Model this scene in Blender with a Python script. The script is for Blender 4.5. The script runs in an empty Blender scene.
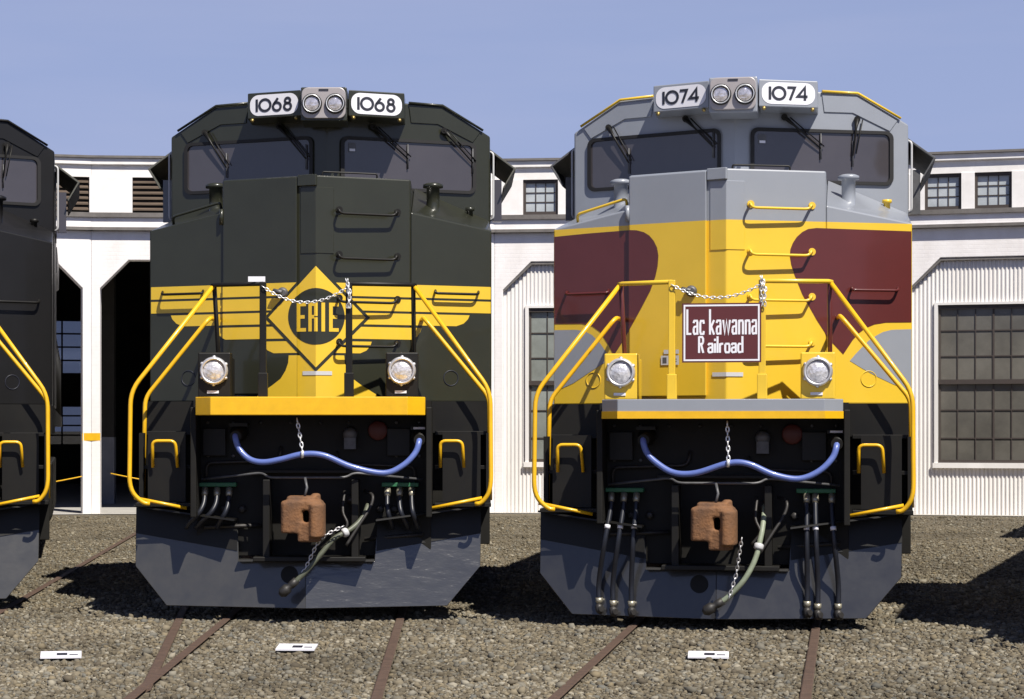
import bpy, bmesh, math, random
import numpy as np
from mathutils import Vector, Matrix
R = math.radians
random.seed(7); np.random.seed(7)
sc = bpy.context.scene
col = sc.collection

# ------------------------------------------------------------------ camera, sky, sun, exposure
cam_d = bpy.data.cameras.new('camera'); cam = bpy.data.objects.new('camera', cam_d); col.objects.link(cam)
cam.location = (0, 0, 1.66); cam.rotation_euler = (R(90), 0, 0)
cam_d.sensor_width = 36; cam_d.lens = 2200 / 1024 * 36
cam_d.shift_x = (512 - 430) / 1024; cam_d.shift_y = (430 - 349.5) / 1024
cam_d.clip_start = .1; cam_d.clip_end = 6000
sc.camera = cam
SUN = Vector((.37, -.66, 1)).normalized()
el = math.asin(SUN.z); az = math.atan2(SUN.x, SUN.y)
w = bpy.data.worlds.new('World'); sc.world = w; w.use_nodes = True
nt = w.node_tree; bg = nt.nodes['Background']
sky = nt.nodes.new('ShaderNodeTexSky'); sky.sky_type = 'NISHITA'; sky.sun_disc = False
sky.sun_elevation = el; sky.sun_rotation = az; sky.air_density = 1.0; sky.dust_density = .25; sky.ozone_density = 3.5; sky.altitude = 300
tint = nt.nodes.new('ShaderNodeMix'); tint.data_type = 'RGBA'; tint.blend_type = 'MULTIPLY'; tint.inputs[0].default_value = 1
tint.inputs[7].default_value = (.88, .80, 1.0, 1)
tc = nt.nodes.new('ShaderNodeTexCoord'); mp = nt.nodes.new('ShaderNodeMapping'); mp.inputs['Scale'].default_value = (3, 3, 22); mp.inputs['Rotation'].default_value = (0, R(6), 0)
nz = nt.nodes.new('ShaderNodeTexNoise'); nz.inputs['Scale'].default_value = 1.6; nz.inputs['Detail'].default_value = 5
cr = nt.nodes.new('ShaderNodeMapRange'); cr.inputs[1].default_value = .45; cr.inputs[2].default_value = .8; cr.inputs[4].default_value = .22
cl = nt.nodes.new('ShaderNodeMix'); cl.data_type = 'RGBA'; cl.inputs[7].default_value = (6.6, 6.9, 9.4, 1)
L = nt.links.new
L(sky.outputs[0], tint.inputs[6]); L(tc.outputs['Generated'], mp.inputs[0]); L(mp.outputs[0], nz.inputs[0]); L(nz.outputs[0], cr.inputs[0])
hz = nt.nodes.new('ShaderNodeMix'); hz.data_type = 'RGBA'; hz.inputs[7].default_value = (4.7, 5.7, 9.1, 1)
sxz = nt.nodes.new('ShaderNodeSeparateXYZ'); L(tc.outputs['Generated'], sxz.inputs[0])
hr = nt.nodes.new('ShaderNodeMapRange'); hr.interpolation_type = 'SMOOTHSTEP'; hr.inputs[1].default_value = .12; hr.inputs[2].default_value = .5; hr.inputs[3].default_value = .85; hr.inputs[4].default_value = 0
L(sxz.outputs[2], hr.inputs[0]); L(hr.outputs[0], hz.inputs[0]); L(tint.outputs[2], hz.inputs[6])
L(cr.outputs[0], cl.inputs[0]); L(hz.outputs[2], cl.inputs[6]); L(cl.outputs[2], bg.inputs[0])
bg.inputs[1].default_value = .057
sd = bpy.data.lights.new('sun', 'SUN'); so = bpy.data.objects.new('sun', sd); col.objects.link(so)
sd.energy = 5.0; sd.angle = R(.5); sd.color = (1, .95, .86)
so.rotation_euler = SUN.to_track_quat('Z', 'Y').to_euler(); so.location = (20, -40, 60)
vs = sc.view_settings; vs.view_transform = 'Standard'; vs.look = 'None'; vs.gamma = 1; vs.use_curve_mapping = False; vs.exposure = .43
sc.cycles.max_bounces = 6

# ------------------------------------------------------------------ helpers
def tag(o, label=None, cat=None, group=None, kind=None):
    if label: o['label'] = label
    if cat: o['category'] = cat
    if group: o['group'] = group
    if kind: o['kind'] = kind
    return o
def empty(name, loc=(0, 0, 0), rz=0, **k):
    o = bpy.data.objects.new(name, None); col.objects.link(o); o.location = loc; o.rotation_euler = (0, 0, rz); o.empty_display_size = .3
    return tag(o, **k)

def mat(name, c, rough=.5, metal=0, coat=0, var=.12, scale=4, bump=0, bscale=60, spec=.5, c2=None, stretch=(1, 1, 1)):
    m = bpy.data.materials.new(name); m.use_nodes = True; n = m.node_tree; b = n.nodes['Principled BSDF']
    b.inputs['Roughness'].default_value = rough; b.inputs['Metallic'].default_value = metal
    b.inputs['Coat Weight'].default_value = coat; b.inputs['Coat Roughness'].default_value = .08
    b.inputs['Specular IOR Level'].default_value = spec
    t = n.nodes.new('ShaderNodeTexCoord'); mpp = n.nodes.new('ShaderNodeMapping'); mpp.inputs['Scale'].default_value = stretch
    n.links.new(t.outputs['Object'], mpp.inputs[0])
    z = n.nodes.new('ShaderNodeTexNoise'); z.inputs['Scale'].default_value = scale; z.inputs['Detail'].default_value = 6; z.inputs['Roughness'].default_value = .65
    n.links.new(mpp.outputs[0], z.inputs[0])
    rp = n.nodes.new('ShaderNodeMapRange'); rp.inputs[1].default_value = .3; rp.inputs[2].default_value = .7
    n.links.new(z.outputs[0], rp.inputs[0])
    mx = n.nodes.new('ShaderNodeMix'); mx.data_type = 'RGBA'; mx.name = 'mixcol'
    c2 = c2 or tuple(max(0, v * (1 - var)) for v in c)
    mx.inputs[6].default_value = (*c2, 1); mx.inputs[7].default_value = (*[min(1, v * (1 + var * .3)) for v in c], 1)
    n.links.new(rp.outputs[0], mx.inputs[0]); n.links.new(mx.outputs[2], b.inputs['Base Color'])
    rr = n.nodes.new('ShaderNodeMapRange'); rr.inputs[3].default_value = min(1, rough * 1.18); rr.inputs[4].default_value = rough * .85
    n.links.new(z.outputs[0], rr.inputs[0]); n.links.new(rr.outputs[0], b.inputs['Roughness'])
    if bump:
        z2 = n.nodes.new('ShaderNodeTexNoise'); z2.inputs['Scale'].default_value = bscale; z2.inputs['Detail'].default_value = 4
        n.links.new(mpp.outputs[0], z2.inputs[0])
        bp = n.nodes.new('ShaderNodeBump'); bp.inputs['Strength'].default_value = bump; bp.inputs['Distance'].default_value = .02
        n.links.new(z2.outputs[0], bp.inputs['Height']); n.links.new(bp.outputs[0], b.inputs['Normal'])
    return m

class MB:
    def __init__(s): s.v = []; s.f = []; s.m = []; s.sm = []
    def add(s, vs, fs, mi=0, smooth=False):
        o = len(s.v); s.v += [tuple(p) for p in vs]
        for f in fs: s.f.append([i + o for i in f]); s.m.append(mi); s.sm.append(smooth)
        return s
    def box(s, x0, x1, y0, y1, z0, z1, mi=0, T=None):
        p = [(x0, y0, z0), (x1, y0, z0), (x1, y1, z0), (x0, y1, z0), (x0, y0, z1), (x1, y0, z1), (x1, y1, z1), (x0, y1, z1)]
        if T: p = [T(*q) for q in p]
        return s.add(p, [(3, 2, 1, 0), (4, 5, 6, 7), (0, 1, 5, 4), (1, 2, 6, 5), (2, 3, 7, 6), (3, 0, 4, 7)], mi)
    def prism(s, poly, a, b, fn, mi=0):
        """poly list of 2d, extruded between a and b; fn(p, t) -> 3d"""
        n = len(poly); vs = [fn(p, a) for p in poly] + [fn(p, b) for p in poly]
        fs = [list(range(n)), list(range(2 * n - 1, n - 1, -1))] + [(i, i + n, (i + 1) % n + n, (i + 1) % n) for i in range(n)]
        return s.add(vs, fs, mi)
    def tube(s, path, r, n=8, mi=0, closed=False, cap=True):
        P = [Vector(p) for p in path]; k = len(P); rs = r if isinstance(r, (list, tuple)) else [r] * k
        vs = []; u = None
        for i in range(k):
            if closed: t = P[(i + 1) % k] - P[i - 1]
            else: t = P[min(i + 1, k - 1)] - P[max(i - 1, 0)]
            t.normalize()
            if u is None:
                u = t.orthogonal().normalized()
            else:
                u = (u - t * u.dot(t)); u = u.normalized() if u.length > 1e-6 else t.orthogonal().normalized()
            w_ = t.cross(u)
            for j in range(n):
                a = 2 * math.pi * j / n; vs.append(P[i] + (u * math.cos(a) + w_ * math.sin(a)) * rs[i])
        fs = []
        for i in range(k if closed else k - 1):
            for j in range(n):
                a = i * n + j; b = i * n + (j + 1) % n; c = ((i + 1) % k) * n + (j + 1) % n; d = ((i + 1) % k) * n + j
                fs.append((a, b, c, d))
        s.add(vs, fs, mi, True)
        if cap and not closed:
            o = len(s.v) - len(vs)
            s.f.append([o + j for j in range(n - 1, -1, -1)]); s.m.append(mi); s.sm.append(False)
            s.f.append([o + (k - 1) * n + j for j in range(n)]); s.m.append(mi); s.sm.append(False)
        return s
    def lathe(s, c, axis, prof, n=24, mi=0, smooth=True):
        """prof: list of (r, h) along axis from centre c"""
        ax = Vector(axis).normalized(); u = ax.orthogonal().normalized(); w_ = ax.cross(u); c = Vector(c)
        vs = []
        for r_, h in prof:
            for j in range(n):
                a = 2 * math.pi * j / n; vs.append(c + ax * h + (u * math.cos(a) + w_ * math.sin(a)) * r_)
        fs = []
        for i in range(len(prof) - 1):
            for j in range(n): fs.append((i * n + j, i * n + (j + 1) % n, (i + 1) * n + (j + 1) % n, (i + 1) * n + j))
        s.add(vs, fs, mi, smooth)
        o = len(s.v) - len(vs)
        if prof[0][0] > 1e-5: s.f.append([o + j for j in range(n - 1, -1, -1)]); s.m.append(mi); s.sm.append(False)
        if prof[-1][0] > 1e-5: s.f.append([o + (len(prof) - 1) * n + j for j in range(n)]); s.m.append(mi); s.sm.append(False)
        return s
    def build(s, name, m, parent=None, bevel=0, seg=2, fix=True, **k):
        me = bpy.data.meshes.new(name); me.from_pydata(s.v, [], s.f)
        ms = m if isinstance(m, (list, tuple)) else [m]
        for q in ms: me.materials.append(q)
        me.polygons.foreach_set('material_index', s.m); me.polygons.foreach_set('use_smooth', s.sm)
        if fix:
            b = bmesh.new(); b.from_mesh(me); bmesh.ops.recalc_face_normals(b, faces=b.faces); b.to_mesh(me); b.free()
        me.update()
        o = bpy.data.objects.new(name, me); col.objects.link(o)
        if parent: o.parent = parent
        if bevel:
            bv = o.modifiers.new('bevel', 'BEVEL'); bv.width = bevel; bv.segments = seg; bv.limit_method = 'ANGLE'; bv.angle_limit = R(20); bv.harden_normals = False
        return tag(o, **k)

def bez(path, rad, n=5):
    P = [Vector(p) for p in path]; out = [P[0]]
    for i in range(1, len(P) - 1):
        a = P[i - 1] - P[i]; b = P[i + 1] - P[i]; ra = min(rad, a.length * .48); rb = min(rad, b.length * .48)
        p0 = P[i] + a.normalized() * ra; p2 = P[i] + b.normalized() * rb
        for k in range(n + 1):
            t = k / n; out.append(p0 * (1 - t) ** 2 + P[i] * 2 * t * (1 - t) + p2 * t * t)
    out.append(P[-1]); return out
def spline(path, n=8):
    P = [Vector(p) for p in path]; P = [P[0] * 2 - P[1]] + P + [P[-1] * 2 - P[-2]]; out = []
    for i in range(1, len(P) - 2):
        a, b, c, d = P[i - 1:i + 3]
        for k in range(n):
            t = k / n
            out.append(.5 * ((2 * b) + (c - a) * t + (2 * a - 5 * b + 4 * c - d) * t * t + (3 * b - 3 * c + d - a) * t ** 3))
    out.append(P[-2]); return out
def circ(cx, cz, r, n=40): return [(cx + r * math.cos(2 * math.pi * i / n), cz + r * math.sin(2 * math.pi * i / n)) for i in range(n)]
def rrect(x0, x1, z0, z1, r, n=6):
    out = []
    for cx, cz, a0 in ((x1 - r, z0 + r, -90), (x1 - r, z1 - r, 0), (x0 + r, z1 - r, 90), (x0 + r, z0 + r, 180)):
        for i in range(n + 1):
            a = R(a0 + 90 * i / n); out.append((cx + r * math.cos(a), cz + r * math.sin(a)))
    return out
def clip(poly, x, keep_gt):
    out = []; n = len(poly)
    for i in range(n):
        p, q = poly[i], poly[(i + 1) % n]
        ip = (p[0] >= x) if keep_gt else (p[0] <= x); iq = (q[0] >= x) if keep_gt else (q[0] <= x)
        if ip: out.append(p)
        if ip != iq:
            t = (x - p[0]) / (q[0] - p[0]); out.append((x, p[1] + t * (q[1] - p[1])))
    return out
def area(poly): return .5 * sum(poly[i][0] * poly[(i + 1) % len(poly)][1] - poly[(i + 1) % len(poly)][0] * poly[i][1] for i in range(len(poly)))
def ribbon(pl, w_, closed=False):
    """stroke -> list of quads (2d)"""
    out = []; n = len(pl); P = [Vector(p) for p in pl]
    def nrm(a, b): d = (b - a).normalized(); return Vector((-d.y, d.x))
    offs = []
    for i in range(n):
        if closed: n0 = nrm(P[i - 1], P[i]); n1 = nrm(P[i], P[(i + 1) % n])
        else:
            n0 = nrm(P[i - 1], P[i]) if i else nrm(P[0], P[1]); n1 = nrm(P[i], P[i + 1]) if i < n - 1 else n0
        b = n0 + n1
        if b.length < .2: b = n0.copy()
        b.normalize(); k = 1 / max(.45, b.dot(n0)); offs.append(b * (w_ / 2 * k))
    for i in range(n if closed else n - 1):
        j = (i + 1) % n
        q = [P[i] - offs[i], P[j] - offs[j], P[j] + offs[j], P[i] + offs[i]]
        out.append([(a.x, a.y) for a in q])
    return out

# surfaces of the locomotive front, local frame: x right, y back from the anticlimber, z up from the gravel
DX0, DX1, DT = -.86, -.17, .035
def nose_y(x): return .905 + .45 * abs(x)
def wind_y(x): return 2.5 + .42 * abs(x)
def board_y(x): return 2.1 + .42 * abs(x)
NOSE_BR = [(-9, DX0, 0), (DX0, DX1, DT), (DX1, 0, 0), (0, 9, 0)]
SIMPLE_BR = [(-9, 0, 0), (0, 9, 0)]
def decal(mb, poly, surf, off, br=NOSE_BR, mi=0, th=0):
    if area(poly) < 0: poly = poly[::-1]
    for a, b, lift in br:
        q = poly
        if a > -8: q = clip(q, a, True)
        if b < 8 and q: q = clip(q, b, False)
        q2 = []
        for p in q:
            if not q2 or (abs(p[0] - q2[-1][0]) + abs(p[1] - q2[-1][1])) > 1e-5: q2.append(p)
        if len(q2) < 3 or abs(area(q2)) < 1e-6: continue
        mb.add([(x, surf(x) - lift - off, z) for x, z in q2], [list(range(len(q2)))], mi)

STROKES = {
 '1': (.12, [[(.06, 0), (.06, 1)]]), '7': (.62, [[(0, .96), (.56, .96), (.2, 0)]]),
 '4': (.74, [[(.54, 0), (.54, 1), (0, .3), (.74, .3)]]),
 '0': (.92, ['c', (.46, .5, .46)]), '6': (.74, ['c', (.37, .33, .32), [(.1, .52), (.46, 1)]]), '8': (.72, ['c', (.36, .29, .28), (.36, .76, .21)]),
 'a': (.52, [[(.03, .8), (.12, .96), (.42, .96), (.46, .85), (.46, 0)], [(.46, .58), (.14, .54), (.05, .42), (.05, .16), (.14, .05), (.4, .08)]]),
 'c': (.5, [[(.45, .75), (.4, .95), (.12, .95), (.05, .8), (.05, .2), (.12, .05), (.4, .05), (.45, .25)]]),
 'k': (.54, [[(.05, 0), (.05, 1.75)], [(.5, 1), (.1, .45)], [(.18, .55), (.5, 0)]]),
 'w': (.8, [[(.03, 1), (.2, .04), (.4, .96), (.6, .04), (.77, 1)]]),
 'n': (.52, [[(.05, 0), (.05, 1)], [(.05, .8), (.16, .95), (.4, .95), (.47, .82), (.47, 0)]]),
 'i': (.12, [[(.06, 0), (.06, 1)], [(.06, 1.25), (.06, 1.5)]]), 'l': (.12, [[(.06, 0), (.06, 1.75)]]),
 'r': (.4, [[(.05, 0), (.05, 1)], [(.05, .75), (.16, .95), (.38, .95)]]),
 'o': (.52, [[(.05, .2), (.12, .05), (.4, .05), (.47, .2), (.47, .8), (.4, .95), (.12, .95), (.05, .8), (.05, .2)]]),
 'd': (.52, [[(.47, 0), (.47, 1.75)], [(.47, .9), (.14, .95), (.05, .8), (.05, .2), (.14, .05), (.47, .1)]]),
 'L': (.5, [[(.05, 1.75), (.05, .06), (.5, .06)]]),
 'R': (.52, [[(.05, 0), (.05, 1.75)], [(.05, 1.69), (.36, 1.69), (.46, 1.5), (.46, 1.15), (.36, .95), (.05, .95)], [(.24, .95), (.48, 0)]]),
 ' ': (.16, []),
}
def text_quads(txt, x, z, h, wd, sp, sx=1.0):
    """txt laid from x to the right, h = unit height, wd = stroke width"""
    out = []
    for ch in txt:
        adv, st = STROKES[ch]
        cm = bool(st) and st[0] == 'c'
        for q in st:
            if q == 'c': continue
            if isinstance(q, tuple): pl = [(x + (q[0] + q[2] * math.cos(a)) * h * sx, z + (q[1] + q[2] * math.sin(a)) * h) for a in [2 * math.pi * i / 24 for i in range(24)]]; out += ribbon(pl, wd, True)
            else: out += ribbon([(x + a * h * sx, z + b * h) for a, b in q], wd)
        x += (adv * sx + sp) * h
    return out
def text_w(txt, h, sp, sx=1.0): return sum((STROKES[c][0] * sx + sp) * h for c in txt) - sp * h

# ------------------------------------------------------------------ materials
M = {}
M['yellow'] = mat('yellow paint', (.77, .505, .036), .33, coat=.25, var=.07, scale=3)
M['rail_yellow'] = mat('handrail yellow paint', (.82, .46, .012), .35, coat=.2, var=.12, scale=9)
M['grey'] = mat('grey paint', (.275, .293, .33), .33, coat=.25, var=.06, scale=3)
M['maroon'] = mat('maroon paint', (.105, .022, .02), .3, coat=.3, var=.1, scale=3)
M['green'] = mat('dark olive green paint', (.028, .0295, .019), .31, coat=.3, var=.14, scale=2.5, spec=.4)
M['black'] = mat('black paint', (.009, .0085, .008), .45, var=.3, scale=4, c2=(.012, .011, .009), spec=.3)
M['plainblack'] = mat('black body paint', (.010, .0095, .0095), .4, coat=.12, var=.25, spec=.35)
M['under'] = mat('underframe black', (.006, .0055, .0045), .6, var=.4, scale=6, c2=(.010, .009, .007), spec=.3)
M['plow'] = mat('glossy black plow paint', (.034, .034, .034), .3, coat=.75, var=.35, scale=7, bump=.16, bscale=6, spec=.5, c2=(.052, .050, .046))
M['plow_dark'] = mat('clean black plow paint', (.018, .018, .021), .3, coat=.7, var=.35, scale=7, bump=.12, bscale=6, c2=(.03, .03, .031))
M['plow_wavy'] = mat('glossy wrinkled plow paint', (.034, .034, .036), .22, coat=1, var=.35, scale=7, bump=.75, bscale=4.5, spec=.6, c2=(.05, .05, .05), stretch=(.8, .8, 2.2))
M['rust'] = mat('rusty cast steel', (.225, .10, .036), .8, var=.5, scale=4, bump=.4, bscale=40, c2=(.085, .048, .03))
M['rustrail'] = mat('rusty rail steel', (.10, .062, .043), .7, var=.4, scale=12, bump=.3, c2=(.065, .04, .028))
M['steel'] = mat('bright steel', (.74, .73, .74), .34, metal=.6, var=.15, scale=20)
M['silver'] = mat('headlight plate', (.42, .385, .38), .4, metal=.3, var=.06, scale=20)
M['chrome'] = mat('bright zinc', (.82, .82, .82), .32, metal=.55, var=.05)
M['glass'] = mat('dark window glass', (.062, .056, .062), .06, spec=.8, var=.15, scale=1.5)
M['rubber'] = mat('black rubber', (.012, .011, .011), .6, var=.1)
M['whitepl'] = mat('white plate', (.80, .79, .84), .4, var=.03)
M['ink'] = mat('dark lettering', (.02, .022, .035), .5, var=0)
M['lens'] = mat('lamp lens', (.80, .79, .82), .1, metal=.35, var=.45, scale=34, bump=.5, bscale=40, coat=.8)
M['headlens'] = mat('headlight glass', (.82, .78, .80), .07, metal=.6, var=.5, scale=30, bump=.6, bscale=26, coat=1)
M['blue'] = mat('blue cable', (.11, .16, .43), .36, coat=.3, var=.12, scale=14)
M['hose'] = mat('black rubber hose', (.014, .016, .024), .4, var=.3, scale=14)
M['palehose'] = mat('pale green hose', (.27, .31, .22), .5, var=.3, scale=14)
M['fit'] = mat('hose ferrule', (.42, .39, .30), .4, metal=.6, var=.3, scale=30)
M['brass'] = mat('brass', (.45, .33, .12), .4, metal=.8, var=.2, scale=20)
M['olivehose'] = mat('grey green hose', (.11, .12, .085), .5, var=.35, scale=14)
M['gbracket'] = mat('green bracket', (.03, .16, .07), .5, var=.3, scale=30)
M['redglass'] = mat('dull red cover', (.09, .014, .01), .5, var=.2)
M['dull'] = mat('dull grey metal', (.12, .12, .125), .5, metal=.3, var=.3, scale=15)
M['gl'] = mat('dark cast iron', (.045, .042, .04), .5, metal=.4, var=.4, scale=30)
M['pale'] = mat('pale rail paint', (.55, .55, .56), .4, var=.1)
M['olive'] = mat('olive shade paint', (.10, .10, .085), .5, var=.2)
# two-tone nose paint: grey above, yellow below (a painted boundary in the locomotive's own height)
m = mat('grey and yellow nose paint', (1, 1, 1), .33, coat=.25, var=.06, scale=3); n = m.node_tree
g = n.nodes.new('ShaderNodeTexCoord'); sx = n.nodes.new('ShaderNodeSeparateXYZ'); n.links.new(g.outputs['Object'], sx.inputs[0])
cp = n.nodes.new('ShaderNodeMath'); cp.operation = 'GREATER_THAN'; cp.inputs[1].default_value = 3.46; n.links.new(sx.outputs[2], cp.inputs[0])
mm = n.nodes.new('ShaderNodeMix'); mm.data_type = 'RGBA'; mm.inputs[6].default_value = (.77, .505, .036, 1); mm.inputs[7].default_value = (.275, .293, .33, 1)
n.links.new(cp.outputs[0], mm.inputs[0])
mu = n.nodes.new('ShaderNodeMix'); mu.data_type = 'RGBA'; mu.blend_type = 'MULTIPLY'; mu.inputs[0].default_value = 1
n.links.new(n.nodes['mixcol'].outputs[2], mu.inputs[6]); n.links.new(mm.outputs[2], mu.inputs[7]); n.links.new(mu.outputs[2], n.nodes['Principled BSDF'].inputs['Base Color'])
M['twotone'] = m

# ------------------------------------------------------------------ ground, rails, gravel
def ground_mat():
    m = bpy.data.materials.new('gravel'); m.use_nodes = True; n = m.node_tree; b = n.nodes['Principled BSDF']; b.inputs['Roughness'].default_value = .92; b.inputs['Specular IOR Level'].default_value = .2
    t = n.nodes.new('ShaderNodeTexCoord')
    v = n.nodes.new('ShaderNodeTexVoronoi'); v.inputs['Scale'].default_value = 38; n.links.new(t.outputs['Object'], v.inputs['Vector'])
    v2 = n.nodes.new('ShaderNodeTexVoronoi'); v2.inputs['Scale'].default_value = 11; n.links.new(t.outputs['Object'], v2.inputs['Vector'])
    r = n.nodes.new('ShaderNodeValToRGB'); e = r.color_ramp.elements; e[0].position = 0; e[0].color = (.10, .08, .052, 1); e[1].position = 1; e[1].color = (.29, .24, .16, 1)
    for p, c in ((.3, (.14, .116, .078, 1)), (.6, (.19, .16, .11, 1)), (.8, (.155, .14, .115, 1))):
        q = e.new(p); q.color = c
    sp = n.nodes.new('ShaderNodeSeparateColor'); n.links.new(v.outputs['Color'], sp.inputs[0]); n.links.new(sp.outputs[0], r.inputs[0])
    z = n.nodes.new('ShaderNodeTexNoise'); z.inputs['Scale'].default_value = .55; z.inputs['Detail'].default_value = 6; n.links.new(t.outputs['Object'], z.inputs[0])
    mr = n.nodes.new('ShaderNodeMapRange'); mr.inputs[1].default_value = .3; mr.inputs[2].default_value = .7; mr.inputs[3].default_value = .62; mr.inputs[4].default_value = 1.04; n.links.new(z.outputs[0], mr.inputs[0])
    mx = n.nodes.new('ShaderNodeMix'); mx.data_type = 'RGBA'; mx.blend_type = 'MULTIPLY'; mx.inputs[0].default_value = 1
    n.links.new(r.outputs[0], mx.inputs[6]); n.links.new(mr.outputs[0], mx.inputs[7]); n.links.new(mx.outputs[2], b.inputs['Base Color'])
    ad = n.nodes.new('ShaderNodeMath'); ad.operation = 'ADD'; n.links.new(v.outputs['Distance'], ad.inputs[0]); n.links.new(v2.outputs['Distance'], ad.inputs[1])
    bp = n.nodes.new('ShaderNodeBump'); bp.invert = True; bp.inputs['Strength'].default_value = .7; bp.inputs['Distance'].default_value = .02; n.links.new(ad.outputs[0], bp.inputs['Height']); n.links.new(bp.outputs[0], b.inputs['Normal'])
    return m
M['gravel'] = ground_mat()
gb = MB(); k = 64
gb.add([(0, 20, 0)] + [(2500 * math.cos(2 * math.pi * i / k), 20 + 2500 * math.sin(2 * math.pi * i / k), 0) for i in range(k)], [(0, i + 1, (i + 1) % k + 1) for i in range(k)])
gb.build('ground', M['gravel'], kind='structure')

LOCS = {'erie': ((-1.018, 18.5, .015), -.7), 'lack': ((2.343, 17.76, -.015), -10.7), 'third': ((-4.915, 19.3, 0), 9.2), 'fourth': ((6.25, 14.9, 0), -20)}
rail_lines = []
def rail_profile():
    h = .03
    return [(-.07, -.09), (.07, -.09), (.07, -.075), (.012, -.055), (.012, .012), (.036, .022), (.036, h - .006), (.028, h), (-.028, h), (-.036, h - .006), (-.036, .022), (-.012, .012), (-.012, -.055), (-.07, -.075)]
def track(a, b, label):
    """a, b: two ground points of the track's centre line"""
    A = Vector((*a, 0)); B = Vector((*b, 0)); d = (B - A).normalized(); s = Vector((d.y, -d.x, 0))
    root = empty('railway_track', A, 0, label=label, cat='railway track', group='tracks under the locomotives')
    root.rotation_euler = (0, 0, math.atan2(d.y, d.x) - math.pi / 2); ln = (B - A).length
    for sgn in (-1, 1):
        MB().prism(rail_profile(), 0, ln, lambda p, t: (sgn * .7525 + p[0], t, p[1])).build('rail', M['rustrail'], root)
        rail_lines.append((A + s * sgn * .7525, B + s * sgn * .7525))
def along(nm, t):
    (x, y, z), a = LOCS[nm]; a = R(a); return (x - math.sin(a) * t, y + math.cos(a) * t)
track(along('erie', -7), along('erie', 23.5), 'rusty track under the dark green and yellow locomotive')
track(along('lack', -7), along('lack', 24), 'rusty track under the grey, yellow and maroon locomotive')
track(along('third', -7), along('third', 24), 'rusty track under the black locomotive at the left edge')
# crossing rails that meet the green locomotive's track
xr = empty('crossing_track', (0, 0, 0), label='pair of rusty rails slanting through the gravel left of the green locomotive', cat='railway track')
for p, q in (((-1.80, 13.9), (-2.62, 25.2)), ((-3.42, 11.0), (-5.08, 42.6))):
    A = Vector((*p, -.006)); B = Vector((*q, -.006)); d = (B - A).normalized(); s = Vector((d.y, -d.x, 0))
    MB().prism(rail_profile(), 0, (B - A).length, lambda c, t: A + d * t + s * c[0] + Vector((0, 0, c[1]))).build('rail', M['rustrail'], xr)
    rail_lines.append((A, B))

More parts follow.
